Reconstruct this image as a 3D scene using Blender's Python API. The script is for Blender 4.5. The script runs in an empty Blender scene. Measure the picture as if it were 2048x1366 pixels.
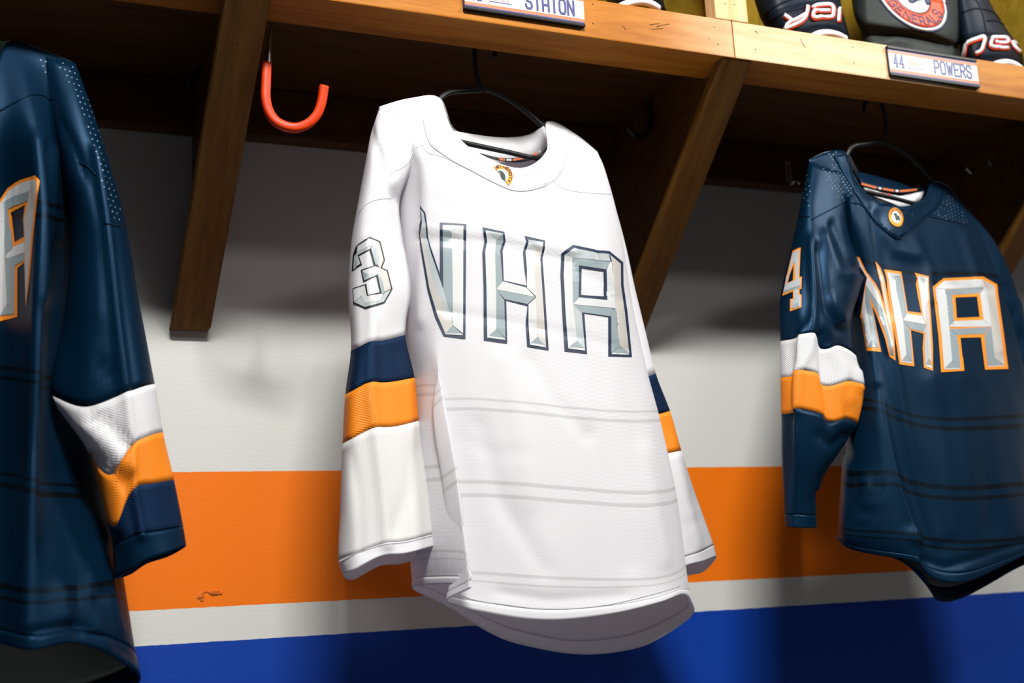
import bpy, bmesh, math, random
import numpy as np
from mathutils import Vector, Matrix, noise
from mathutils.bvhtree import BVHTree

random.seed(4)
S = bpy.context.scene
COL = S.collection

# ---------------------------------------------------------------- camera
CY, CZ = -2.06, 0.90                      # camera stands 2.06 m from the wall (wall plane y = 0)
YAW, PIT, ROL, FPX = 0.40598096, 0.20349166, -0.05247311, 2455.7
F_ = np.array([math.sin(YAW)*math.cos(PIT), math.cos(YAW)*math.cos(PIT), math.sin(PIT)])
_r = np.array([math.cos(YAW), -math.sin(YAW), 0.0]); _u = np.cross(_r, F_)
R_ = math.cos(ROL)*_r + math.sin(ROL)*_u
U_ = -math.sin(ROL)*_r + math.cos(ROL)*_u
CAM = np.array([0.0, CY, CZ])
cam_d = bpy.data.cameras.new('camera'); cam = bpy.data.objects.new('camera', cam_d); COL.objects.link(cam)
cam_d.sensor_width = 36.0; cam_d.lens = FPX/2048*36
cam.matrix_world = Matrix(((R_[0], U_[0], -F_[0], CAM[0]), (R_[1], U_[1], -F_[1], CAM[1]), (R_[2], U_[2], -F_[2], CAM[2]), (0, 0, 0, 1)))
cam_d.clip_start = 0.05
cam_d.dof.use_dof = True; cam_d.dof.focus_distance = 1.86; cam_d.dof.aperture_fstop = 3.2
S.camera = cam

# ---------------------------------------------------------------- world, lights, exposure
w = bpy.data.worlds.new('world'); S.world = w; w.use_nodes = True
w.node_tree.nodes['Background'].inputs[0].default_value = (0.75, 0.85, 1.0, 1)
w.node_tree.nodes['Background'].inputs[1].default_value = 0.06
S.view_settings.view_transform = 'Standard'; S.view_settings.look = 'None'
S.view_settings.gamma = 1.0; S.view_settings.use_curve_mapping = False; S.view_settings.exposure = 0.0

def area(name, loc, target, sx, sy, power, col=(1, 1, 1)):
    d = bpy.data.lights.new(name, 'AREA'); d.shape = 'RECTANGLE'; d.size = sx; d.size_y = sy; d.energy = power; d.color = col
    o = bpy.data.objects.new(name, d); COL.objects.link(o); o.location = loc
    o.rotation_euler = (Vector(target)-Vector(loc)).to_track_quat('-Z', 'Y').to_euler()
    return o
def lamp(name, loc, target, sx, sy, power, col): return area(name, loc, target, sx, sy, power, col)
lamp('ceiling_lamp_key', (0.28, -2.60, 3.50), (0.85, -0.3, 1.2), 0.70, 0.26, 145, (1.0, 0.985, 0.95))
lamp('ceiling_lamp_right', (3.50, -2.60, 3.50), (1.0, -0.3, 1.2), 0.9, 0.26, 100, (1.0, 0.985, 0.95))
lamp('ceiling_lamp_far', (1.3, -4.3, 3.75), (0.95, -0.3, 1.2), 0.9, 0.25, 16, (1.0, 0.98, 0.95))

# ---------------------------------------------------------------- helpers
def at(px, py, Y):                        # the point seen at a pixel, on the plane Y metres in front of the camera's own plane
    d = F_ + (px-1024)/FPX*R_ - (py-683)/FPX*U_
    return CAM + d*(Y/d[1])
def at_x(px, py, X):
    d = F_ + (px-1024)/FPX*R_ - (py-683)/FPX*U_
    return CAM + d*(X/d[0])
def rays(px, py):
    px = np.asarray(px, float); py = np.asarray(py, float)
    d = F_[None] + ((px-1024)/FPX)[:, None]*R_ - ((py-683)/FPX)[:, None]*U_
    return d/np.linalg.norm(d, axis=1)[:, None]
def project(P):
    q = P-CAM; wv = q@F_
    return np.stack([1024+FPX*(q@R_)/wv, 683-FPX*(q@U_)/wv], -1)

def tag(o, label=None, cat=None, group=None, kind=None):
    if label: o['label'] = label
    if cat: o['category'] = cat
    if group: o['group'] = group
    if kind: o['kind'] = kind
    return o
def empty(name, loc, label, cat, group=None):
    o = bpy.data.objects.new(name, None); COL.objects.link(o); o.location = loc; o.empty_display_size = 0.05
    bpy.context.view_layer.update()
    return tag(o, label, cat, group)
def link(name, me, mat, parent=None):
    o = bpy.data.objects.new(name, me); COL.objects.link(o)
    for m in (mat if isinstance(mat, (list, tuple)) else [mat]): me.materials.append(m)
    if parent is not None:
        o.parent = parent
        o.matrix_parent_inverse = Matrix.Translation(-parent.location) if parent.parent is None else Matrix.Identity(4)
        if parent.parent is not None:
            o.matrix_parent_inverse = (Matrix.Translation(parent.parent.location) @ Matrix.Translation(-parent.parent.location)).inverted()
    return o
def smooth(me):
    me.polygons.foreach_set('use_smooth', [True]*len(me.polygons))
def mesh_py(name, v, f, sm=False):
    me = bpy.data.meshes.new(name); me.from_pydata([tuple(map(float, p)) for p in v], [], f); me.update()
    if sm: smooth(me)
    return me

# ---- materials
def mat(name):
    m = bpy.data.materials.new(name); m.use_nodes = True
    return m, m.node_tree.nodes, m.node_tree.links, m.node_tree.nodes['Principled BSDF']
def plain(name, col, rough=0.5, metal=0.0, spec=0.5, bump=None):
    m, N, L, b = mat(name)
    b.inputs['Base Color'].default_value = (*col, 1); b.inputs['Roughness'].default_value = rough
    b.inputs['Metallic'].default_value = metal; b.inputs['Specular IOR Level'].default_value = spec
    if bump:
        n = N.new('ShaderNodeTexNoise'); n.inputs['Scale'].default_value = bump[0]; n.inputs['Detail'].default_value = 3
        tc = N.new('ShaderNodeTexCoord'); L.new(tc.outputs['Object'], n.inputs['Vector'])
        bp = N.new('ShaderNodeBump'); bp.inputs['Strength'].default_value = bump[1]; bp.inputs['Distance'].default_value = bump[2]
        L.new(n.outputs['Fac'], bp.inputs['Height']); L.new(bp.outputs[0], b.inputs['Normal'])
    return m
def mth(N, L, op, a, b=None, c=None):
    n = N.new('ShaderNodeMath'); n.operation = op
    for i, x in enumerate((a, b, c)):
        if x is None: continue
        if isinstance(x, (int, float)): n.inputs[i].default_value = x
        else: L.new(x, n.inputs[i])
    return n.outputs[0]
def fabric(name, col, rough=0.6, kind='mesh', pitch=0.0026, spec=0.4, sheen=0.0, stripes=(), stripe_col=None, bump=0.35, tint=0.06, width=0.05, gap=0.09):
    m, N, L, b = mat(name)
    uv = N.new('ShaderNodeUVMap'); uv.uv_map = 'metres'
    sp = N.new('ShaderNodeSeparateXYZ'); L.new(uv.outputs[0], sp.inputs[0])
    k = 2*math.pi/pitch
    if kind == 'mesh':
        a = mth(N, L, 'SINE', mth(N, L, 'MULTIPLY', mth(N, L, 'ADD', sp.outputs[0], sp.outputs[1]), k*0.72))
        c = mth(N, L, 'SINE', mth(N, L, 'MULTIPLY', mth(N, L, 'SUBTRACT', sp.outputs[0], sp.outputs[1]), k*0.72))
        h = mth(N, L, 'MULTIPLY', a, c)
    else:
        h = mth(N, L, 'SINE', mth(N, L, 'MULTIPLY', mth(N, L, 'ADD', sp.outputs[0], mth(N, L, 'MULTIPLY', sp.outputs[1], -1.3)), k*0.6))
    bp = N.new('ShaderNodeBump'); bp.inputs['Strength'].default_value = bump; bp.inputs['Distance'].default_value = 0.0006
    L.new(h, bp.inputs['Height']); L.new(bp.outputs[0], b.inputs['Normal'])
    val = mth(N, L, 'MULTIPLY_ADD', h, tint, 1.0-tint)
    mx = N.new('ShaderNodeMix'); mx.data_type = 'RGBA'; mx.blend_type = 'MULTIPLY'; mx.inputs[0].default_value = 1.0
    mx.inputs[6].default_value = (*col, 1); L.new(val, mx.inputs[7])
    out = mx.outputs[2]
    if stripes:
        ru = N.new('ShaderNodeUVMap'); ru.uv_map = 'rows'
        s2 = N.new('ShaderNodeSeparateXYZ'); L.new(ru.outputs[0], s2.inputs[0])
        fac = None
        for c in stripes:
            d = mth(N, L, 'ABSOLUTE', mth(N, L, 'SUBTRACT', s2.outputs[1], c))
            e = mth(N, L, 'LESS_THAN', mth(N, L, 'ABSOLUTE', mth(N, L, 'SUBTRACT', d, gap)), width)
            fac = e if fac is None else mth(N, L, 'MAXIMUM', fac, e)
        m2 = N.new('ShaderNodeMix'); m2.data_type = 'RGBA'; L.new(fac, m2.inputs[0]); L.new(out, m2.inputs[6]); m2.inputs[7].default_value = (*stripe_col, 1)
        out = m2.outputs[2]
    if min(col) > 0.5:                      # thin white knit lets some light through
        tr = N.new('ShaderNodeBsdfTranslucent'); tr.inputs[0].default_value = (0.95, 0.90, 0.97, 1)
        ms = N.new('ShaderNodeMixShader'); ms.inputs[0].default_value = 0.32
        L.new(b.outputs[0], ms.inputs[1]); L.new(tr.outputs[0], ms.inputs[2]); L.new(ms.outputs[0], N['Material Output'].inputs[0])
    L.new(out, b.inputs['Base Color']); b.inputs['Roughness'].default_value = rough; b.inputs['Specular IOR Level'].default_value = spec
    if max(col) < 0.1: b.inputs['Specular Tint'].default_value = (0.25, 0.55, 1.0, 1)
    if sheen:
        b.inputs['Sheen Weight'].default_value = sheen; b.inputs['Sheen Roughness'].default_value = 0.4
    return m
def wood(name, c1, c2, rough=0.42, scale=1.0, pale=None):
    m, N, L, b = mat(name)
    tc = N.new('ShaderNodeTexCoord'); mp = N.new('ShaderNodeMapping'); L.new(tc.outputs['Object'], mp.inputs[0])
    mp.inputs['Scale'].default_value = (1.6*scale, 16*scale, 16*scale)
    n1 = N.new('ShaderNodeTexNoise'); n1.inputs['Scale'].default_value = 2.2; n1.inputs['Detail'].default_value = 6; n1.inputs['Distortion'].default_value = 1.2; L.new(mp.outputs[0], n1.inputs[0])
    n2 = N.new('ShaderNodeTexNoise'); n2.inputs['Scale'].default_value = 14; n2.inputs['Detail'].default_value = 4; L.new(mp.outputs[0], n2.inputs[0])
    s = mth(N, L, 'ADD', mth(N, L, 'MULTIPLY', n1.outputs['Fac'], 0.75), mth(N, L, 'MULTIPLY', n2.outputs['Fac'], 0.25))
    cr = N.new('ShaderNodeValToRGB'); cr.color_ramp.elements[0].position = 0.36; cr.color_ramp.elements[1].position = 0.64
    cr.color_ramp.elements[0].color = (*c1, 1); cr.color_ramp.elements[1].color = (*c2, 1); L.new(s, cr.inputs[0])
    out = cr.outputs[0]
    if pale:                                # lamp glare painted pale on a board, between two distances along it
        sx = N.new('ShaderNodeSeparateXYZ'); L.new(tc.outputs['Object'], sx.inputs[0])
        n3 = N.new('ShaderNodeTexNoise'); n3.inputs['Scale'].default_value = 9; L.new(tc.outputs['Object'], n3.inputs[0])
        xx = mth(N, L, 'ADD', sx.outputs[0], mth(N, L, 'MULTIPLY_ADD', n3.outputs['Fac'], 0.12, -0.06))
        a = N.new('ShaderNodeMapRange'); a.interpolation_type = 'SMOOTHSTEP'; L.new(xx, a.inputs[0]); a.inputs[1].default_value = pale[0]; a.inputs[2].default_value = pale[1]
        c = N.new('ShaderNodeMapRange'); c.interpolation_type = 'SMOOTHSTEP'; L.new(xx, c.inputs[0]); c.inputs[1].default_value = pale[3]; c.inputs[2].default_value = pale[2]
        sn = N.new('ShaderNodeSeparateXYZ'); L.new(tc.outputs['Normal'], sn.inputs[0])      # painted glare only on the face towards the room
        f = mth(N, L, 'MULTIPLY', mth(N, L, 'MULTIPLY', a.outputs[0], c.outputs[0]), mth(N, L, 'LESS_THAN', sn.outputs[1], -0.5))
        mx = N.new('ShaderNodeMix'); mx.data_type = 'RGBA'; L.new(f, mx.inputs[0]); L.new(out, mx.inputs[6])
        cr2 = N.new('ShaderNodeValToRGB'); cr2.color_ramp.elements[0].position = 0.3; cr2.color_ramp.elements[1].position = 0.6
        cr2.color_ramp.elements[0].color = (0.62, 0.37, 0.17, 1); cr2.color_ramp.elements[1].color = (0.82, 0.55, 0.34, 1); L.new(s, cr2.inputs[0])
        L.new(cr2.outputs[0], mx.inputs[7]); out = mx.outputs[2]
    L.new(out, b.inputs['Base Color']); b.inputs['Roughness'].default_value = rough; b.inputs['Specular IOR Level'].default_value = 0.22
    bp = N.new('ShaderNodeBump'); bp.inputs['Strength'].default_value = 0.25; bp.inputs['Distance'].default_value = 0.001
    L.new(s, bp.inputs['Height']); L.new(bp.outputs[0], b.inputs['Normal'])
    return m

NAVY = (0.0006, 0.0105, 0.027); WHITE = (0.89, 0.885, 0.90); ORANGE = (0.93, 0.25, 0.006)
M = {}
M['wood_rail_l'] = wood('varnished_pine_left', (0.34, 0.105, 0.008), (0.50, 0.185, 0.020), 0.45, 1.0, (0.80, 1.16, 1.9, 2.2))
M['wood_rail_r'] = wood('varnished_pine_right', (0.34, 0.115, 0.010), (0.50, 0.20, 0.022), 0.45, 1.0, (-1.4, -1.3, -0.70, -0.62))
M['wood_post'] = wood('bare_pine', (0.70, 0.42, 0.18), (0.85, 0.60, 0.33), 0.5)
M['wood_dark'] = wood('stained_board', (0.060, 0.024, 0.005), (0.13, 0.052, 0.012), 0.45)
M['wood_brace'] = wood('stained_brace', (0.12, 0.050, 0.008), (0.22, 0.10, 0.020), 0.42)
M['wood_panel'] = wood('olive_plywood', (0.24, 0.15, 0.010), (0.36, 0.23, 0.022), 0.5, 0.6)
M['nail'] = plain('nail_hole', (0.03, 0.018, 0.01), 0.7)
M['black'] = plain('black_plastic', (0.010, 0.010, 0.011), 0.42, 0, 0.35)
M['blackmetal'] = plain('black_enamel', (0.012, 0.012, 0.013), 0.4)
M['steel'] = plain('steel', (0.45, 0.47, 0.48), 0.35, 1.0)
M['chrome'] = plain('chrome', (0.75, 0.75, 0.75), 0.2, 1.0)
M['coat'] = plain('orange_vinyl', (0.66, 0.042, 0.002), 0.42, 0, 0.25)
M['green'] = plain('green_wire', (0.03, 0.20, 0.05), 0.3)
M['card'] = plain('white_card', (0.86, 0.87, 0.90), 0.35)
M['cardnavy'] = plain('printed_navy', (0.055, 0.065, 0.20), 0.4)
M['cardorange'] = plain('printed_orange', (0.86, 0.20, 0.10), 0.4)
M['cardfaint'] = plain('printed_faint', (0.62, 0.33, 0.28), 0.4)
M['cardgrey'] = plain('printed_grey', (0.78, 0.78, 0.83), 0.4)
M['j_white'] = fabric('white_jersey_mesh', WHITE, 0.62, 'mesh', 0.0030, stripes=(5, 6, 7), stripe_col=(0.66, 0.66, 0.64), width=0.022, gap=0.075, bump=0.28)
M['j_white_s'] = fabric('white_sleeve_mesh', WHITE, 0.62, 'twill', 0.0022, bump=0.16, tint=0.03)
M['j_white_y'] = fabric('white_yoke_knit', WHITE, 0.55, 'mesh', 0.0014, bump=0.15, tint=0.02)
M['j_cream'] = fabric('white_lower_sleeve', (0.88, 0.88, 0.85), 0.62, 'twill', 0.0022, bump=0.16, tint=0.03)
M['j_navyband'] = fabric('navy_band_knit', (0.0016, 0.009, 0.034), 0.6, 'twill', 0.0026, bump=0.35)
M['j_orange'] = fabric('orange_band_knit', ORANGE, 0.6, 'twill', 0.0028, bump=0.3, tint=0.10)
M['j_whiteband'] = fabric('white_band_knit', WHITE, 0.6, 'twill', 0.0028, bump=0.3, tint=0.06)
M['j_navy'] = fabric('navy_jersey_knit', NAVY, 0.42, 'mesh', 0.0022, spec=0.3, stripes=(1.95, 4.98, 5.98, 6.98), stripe_col=(0.0012, 0.0025, 0.0035), width=0.035, gap=0.085, bump=0.2, sheen=0.0)
M['j_navy_l'] = fabric('navy_jersey_knit_left', NAVY, 0.42, 'mesh', 0.0022, spec=0.3, stripes=(2.0, 4, 6, 7), stripe_col=(0.0012, 0.0025, 0.0035), width=0.03, gap=0.075, bump=0.2, sheen=0.0)
M['j_navy_s'] = fabric('navy_sleeve_knit', NAVY, 0.42, 'twill', 0.0022, spec=0.3, bump=0.08, sheen=0.0)
M['lining'] = plain('grey_lining', (0.16, 0.17, 0.16), 0.4)
M['tape'] = plain('black_neck_tape', (0.014, 0.014, 0.018), 0.6)
M['tapeorange'] = plain('tape_print_orange', (0.75, 0.16, 0.03), 0.6)
M['tapewhite'] = plain('tape_print_white', (0.75, 0.75, 0.75), 0.6)
M['tagred'] = plain('tag_print_red', (0.75, 0.02, 0.03), 0.6)
M['thread_dk'] = plain('grey_thread', (0.50, 0.50, 0.53), 0.7)
M['twill_navy'] = plain('navy_twill', (0.012, 0.025, 0.06), 0.5)
M['twill_orange'] = plain('orange_twill', (0.92, 0.27, 0.012), 0.5)
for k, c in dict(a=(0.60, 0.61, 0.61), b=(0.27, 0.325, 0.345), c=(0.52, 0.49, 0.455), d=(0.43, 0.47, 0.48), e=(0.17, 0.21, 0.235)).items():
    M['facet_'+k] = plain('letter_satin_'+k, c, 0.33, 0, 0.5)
M['patch_orange'] = plain('patch_orange', (0.85, 0.33, 0.02), 0.5)
M['patch_dark'] = plain('patch_dark_green', (0.03, 0.055, 0.045), 0.6)
M['perf'] = plain('perforation_pale', (0.20, 0.27, 0.34), 0.6)
M['perfw'] = plain('perforation_grey', (0.60, 0.61, 0.66), 0.7)
M['bag'] = plain('charcoal_bag', (0.024, 0.030, 0.028), 0.6, 0, 0.25, (900, 0.3, 0.0005))
M['glove'] = plain('navy_glove_leather', (0.004, 0.010, 0.022), 0.5, 0, 0.25, (500, 0.3, 0.0006))
M['glovecuff'] = plain('navy_cuff', (0.0022, 0.006, 0.015), 0.55, 0, 0.2, (700, 0.2, 0.0005))
M['liner'] = plain('white_liner', (0.80, 0.80, 0.84), 0.6)
M['emb_orange'] = plain('emblem_orange', (0.88, 0.075, 0.015), 0.5)
M['emb_white'] = plain('emblem_white', (0.85, 0.85, 0.86), 0.55)
M['emb_navy'] = plain('emblem_navy', (0.012, 0.030, 0.075), 0.55)
M['floor'] = plain('concrete_floor', (0.10, 0.10, 0.10), 0.8, 0, 0.3, (60, 0.3, 0.002))

# ---- curves and lofts
def cr_open(P, n, closed=False):
    P = np.asarray(P, float); K = len(P)
    def g(i): return P[i % K] if closed else P[min(max(i, 0), K-1)]
    out = []; segs = K if closed else K-1
    for i in range(segs):
        p0, p1, p2, p3 = g(i-1), g(i), g(i+1), g(i+2)
        if not closed and i == 0: p0 = 2*p1-p2
        if not closed and i == segs-1: p3 = 2*p2-p1
        d = [max(np.sqrt(np.linalg.norm(b-a, axis=-1).mean() if P.ndim == 3 else np.linalg.norm(b-a)), 1e-5) for a, b in ((p0, p1), (p1, p2), (p2, p3))]
        m1 = ((p1-p0)/d[0]-(p2-p0)/(d[0]+d[1])+(p2-p1)/d[1])*d[1]
        m2 = ((p2-p1)/d[1]-(p3-p1)/(d[1]+d[2])+(p3-p2)/d[2])*d[1]
        for k in range(n):
            t = k/n; t2 = t*t; t3 = t2*t
            out.append((2*t3-3*t2+1)*p1+(t3-2*t2+t)*m1+(-2*t3+3*t2)*p2+(t3-t2)*m2)
    if not closed: out.append(g(segs))
    return np.array(out)
def loft_grid(rows, ns, nt):
    A = np.array([cr_open(r, ns, True) for r in rows])
    return cr_open(A, nt)
def grid_normals(G):
    du = np.roll(G, -1, 1)-np.roll(G, 1, 1)
    dv = np.gradient(G, axis=0)
    n = np.cross(du, dv); l = np.linalg.norm(n, axis=-1, keepdims=True); l[l < 1e-12] = 1
    return n/l
def outward(G, n):
    c = G.mean(1, keepdims=True)
    return n if ((G-c)*n).sum() > 0 else -n
def seg_dist(P, poly):
    best = np.full(len(P), 1e9)
    for a, b in zip(poly[:-1], poly[1:]):
        a = np.array(a, float); b = np.array(b, float); ab = b-a
        t = np.clip(((P-a)@ab)/max(ab@ab, 1e-9), 0, 1)
        best = np.minimum(best, np.linalg.norm(P-(a+t[:, None]*ab), axis=1))
    return best
def displace(G, creases, wob=0.0015, freq=9.0, seed=0.0, keep_top=True):
    n = outward(G, grid_normals(G)); sh = G.shape[:2]
    P = G.reshape(-1, 3); nn = n.reshape(-1, 3)
    px = project(P); vis = ((P-CAM)*nn).sum(1) < 0
    d = np.zeros(len(P))
    for poly, amp, wid in creases:
        d += np.where(vis, amp*np.exp(-(seg_dist(px, poly)/wid)**2), 0)
    nz = np.array([noise.noise(Vector((p[0]*freq+seed, p[1]*freq*1.0, p[2]*freq*0.45)))+0.5*noise.noise(Vector((p[0]*freq*2.3+seed, p[1]*freq*2, p[2]*freq*1.1+7))) for p in P])
    d += wob*nz
    d = d.reshape(sh)
    if keep_top:
        ramp = np.clip(np.arange(sh[0])/6.0, 0, 1)[:, None]; d = d*ramp
    return G+n*d[..., None]
def grid_mesh(name, G, rows_off=0.0, nt=1, uv_off=0.0):
    H, K = G.shape[:2]
    v = G.reshape(-1, 3)
    f = []
    for i in range(H-1):
        for j in range(K):
            j2 = (j+1) % K
            f.append((i*K+j, i*K+j2, (i+1)*K+j2, (i+1)*K+j))
    n = grid_normals(G); flip = ((G-G.mean(1, keepdims=True))*n).sum() > 0      # faces as listed have normal du x dv
    if not flip: f = [q[::-1] for q in f]
    me = mesh_py(name, v, f, True)
    us = np.concatenate([[0], np.cumsum(np.linalg.norm(np.roll(G, -1, 1)-G, axis=-1).mean(0))])
    vs = np.concatenate([[0], np.cumsum(np.linalg.norm(G[1:]-G[:-1], axis=-1).mean(1))])+uv_off
    uva = np.empty((len(f)*4, 2)); uvb = np.empty((len(f)*4, 2)); q = 0
    for i in range(H-1):
        for j in range(K):
            cs = [(j, i), (j+1, i), (j+1, i+1), (j, i+1)]
            if not flip: cs = cs[::-1]
            for (a, b) in cs:
                uva[q] = (us[a], vs[b]); uvb[q] = (a/K, rows_off+b/nt); q += 1
    for nm, arr in (('metres', uva), ('rows', uvb)):
        l = me.uv_layers.new(name=nm); l.data.foreach_set('uv', arr.ravel())
    return me
def solid(o, th=0.0014, off=-1.0, matoff=0):
    md = o.modifiers.new('thickness', 'SOLIDIFY'); md.thickness = th; md.offset = off; md.material_offset = matoff; md.use_even_offset = False
    return o
def bvh_of(G):
    H, K = G.shape[:2]; f = []
    for i in range(H-1):
        for j in range(K):
            f.append((i*K+j, i*K+(j+1) % K, (i+1)*K+(j+1) % K, (i+1)*K+j))
    return BVHTree.FromPolygons([tuple(p) for p in G.reshape(-1, 3)], f)
def bvh_many(gs):
    v = []; f = []
    for G in gs:
        H, K = G.shape[:2]; o = len(v); v += [tuple(p) for p in G.reshape(-1, 3)]
        for i in range(H-1):
            for j in range(K):
                f.append((o+i*K+j, o+i*K+(j+1) % K, o+(i+1)*K+(j+1) % K, o+(i+1)*K+j))
    return BVHTree.FromPolygons(v, f)
def cast(bvh, pts, lift):
    D = rays([p[0] for p in pts], [p[1] for p in pts]); out = []; ori = Vector(CAM)
    for d in D:
        dv = Vector(d); h, n, i, t = bvh.ray_cast(ori, dv)
        if h is None: out.append(None); continue
        if n.dot(dv) > 0: n = -n
        k = max(0.25, -n.dot(dv))
        out.append(np.array(h)-np.array(dv)*lift/k**0.5 if k < 0.5 else np.array(h)+np.array(n)*lift)
    return out
def tess(polys, maxlen):
    """polygon with holes (2-D) -> fine triangles"""
    bm = bmesh.new()
    for P in polys:
        vs = [bm.verts.new((x, y, 0)) for x, y in P]
        for a, b in zip(vs, vs[1:]+vs[:1]): bm.edges.new((a, b))
    bmesh.ops.triangle_fill(bm, use_beauty=True, use_dissolve=False, edges=bm.edges[:])
    for _ in range(10):
        le = [e for e in bm.edges if e.calc_length() > maxlen]
        if not le: break
        bmesh.ops.subdivide_edges(bm, edges=le, cuts=1)
        bmesh.ops.triangulate(bm, faces=[f for f in bm.faces if len(f.verts) > 3])
    bm.verts.ensure_lookup_table(); bm.verts.index_update()
    v = [(q.co.x, q.co.y) for q in bm.verts]; f = [tuple(x.index for x in fc.verts) for fc in bm.faces]; bm.free()
    return v, f
def tess_mesh(items, maxlen, place):
    """items: list of (polys, material index); place(list of 2-D) -> 3-D points or None"""
    V = []; Fc = []; MI = []
    for polys, mi in items:
        v, f = tess(polys, maxlen)
        P = place(v, mi); base = len(V); idx = {}
        for i, p in enumerate(P):
            if p is not None: idx[i] = len(V); V.append(p)
        for t in f:
            if all(i in idx for i in t):
                a = [V[idx[i]] for i in t]
                if max(np.linalg.norm(np.array(a[0])-a[1]), np.linalg.norm(np.array(a[1])-a[2]), np.linalg.norm(np.array(a[2])-a[0])) < 0.06:
                    n = np.cross(np.array(a[1])-a[0], np.array(a[2])-a[0])
                    ii = [idx[i] for i in t]
                    Fc.append(ii if n@(np.array(a[0])-CAM) < 0 else ii[::-1]); MI.append(mi)
    return V, Fc, MI
def patch(name, bvh, items, mats, parent, lift=0.0010, step=0.0007, maxlen=9, th=0.0009):
    """sewn-on pieces: polygons laid on a garment's surface"""
    V, Fc, MI = tess_mesh(items, maxlen, lambda pts, mi: cast(bvh, pts, lift+(0 if mi == 0 else step)))
    me = mesh_py(name, V, Fc, True); o = link(name, me, mats, parent)
    me.polygons.foreach_set('material_index', MI)
    if th: solid(o, th)
    return o
def tube(path, r, n=8, caps=True, squash=None):
    P = np.asarray(path, float); m = len(P)
    T = np.gradient(P, axis=0); T /= np.linalg.norm(T, axis=1)[:, None]
    up = np.array([0, -1.0, 0.02]); v = []; f = []
    rr = np.full(m, r) if np.isscalar(r) else np.asarray(r, float)
    for i in range(m):
        a = np.cross(T[i], up)
        if np.linalg.norm(a) < 1e-3: a = np.cross(T[i], np.array([1.0, 0, 0]))
        a /= np.linalg.norm(a); b = np.cross(T[i], a)
        for k in range(n):
            an = 2*math.pi*(k+0.5)/n; ca, sa = math.cos(an), math.sin(an)
            if squash: ca, sa = math.copysign(abs(ca)**squash, ca), math.copysign(abs(sa)**squash, sa)
            v.append(P[i]+rr[i]*(a*ca+b*sa))
    for i in range(m-1):
        for k in range(n):
            k2 = (k+1) % n; f.append((i*n+k, (i+1)*n+k, (i+1)*n+k2, i*n+k2))
    if caps:
        f.append(tuple(range(n))); f.append(tuple((m-1)*n+k for k in range(n))[::-1])
    return v, f
def tube_obj(name, paths, r, m, parent=None, n=8, squash=None):
    V = []; Fc = []
    for p in paths:
        v, f = tube(p, r, n, True, squash); b = len(V); V += v; Fc += [tuple(i+b for i in q) for q in f]
    return link(name, mesh_py(name, V, Fc, True), m, parent)
def seam(name, bvh, lines, parent, m, r=0.0007, lift=0.0004, n=6, dens=7):
    if len(lines) > 1:
        for q in lines: seam(name, bvh, [q], parent, m, r, lift, n, dens)
        return
    ps = []
    for ln in lines:
        L2 = cr_open(np.array(ln, float), dens)
        c = [p for p in cast(bvh, L2, lift) if p is not None]
        seg = [c[0]] if c else []
        for p in c[1:]:
            if np.linalg.norm(p-seg[-1]) > 0.03:
                if len(seg) > 2: ps.append(seg)
                seg = [p]
            elif np.linalg.norm(p-seg[-1]) > 1e-5: seg.append(p)
        if len(seg) > 2: ps.append(seg)
    ps.sort(key=len)
    return tube_obj(name, ps[-1:], r, m, parent, n) if ps else None
def box_board(name, L, Wd, T, mtx, m, parent=None, bev=0.003):
    bm = bmesh.new(); bmesh.ops.create_cube(bm, size=1)
    bmesh.ops.scale(bm, vec=(L, Wd, T), verts=bm.verts)
    bmesh.ops.bevel(bm, geom=bm.edges[:], offset=bev, segments=2, affect='EDGES', profile=0.6)
    me = bpy.data.meshes.new(name); bm.to_mesh(me); bm.free()
    o = link(name, me, m, parent)
    if parent is not None: o.matrix_parent_inverse = Matrix.Identity(4); o.matrix_local = Matrix.Translation(-parent.location) @ mtx
    else: o.matrix_world = mtx
    return o
def boxm(x0, x1, y0, y1, z0, z1):
    return (x1-x0, y1-y0, z1-z0), Matrix.Translation(((x0+x1)/2, (y0+y1)/2, (z0+z1)/2))
def disc(px, py, plane, r, name, parent, m, sq=1.0):
    c = plane(px, py); v = [c+np.array([0, -0.0006, 0])]; f = []
    for k in range(8):
        a = 2*math.pi*k/8; v.append(c+np.array([r*math.cos(a), 0.0004, r*sq*math.sin(a)]))
    f = [(0, 1+(k+1) % 8, 1+k) for k in range(8)]
    return link(name, mesh_py(name, v, f), m, parent)

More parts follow.
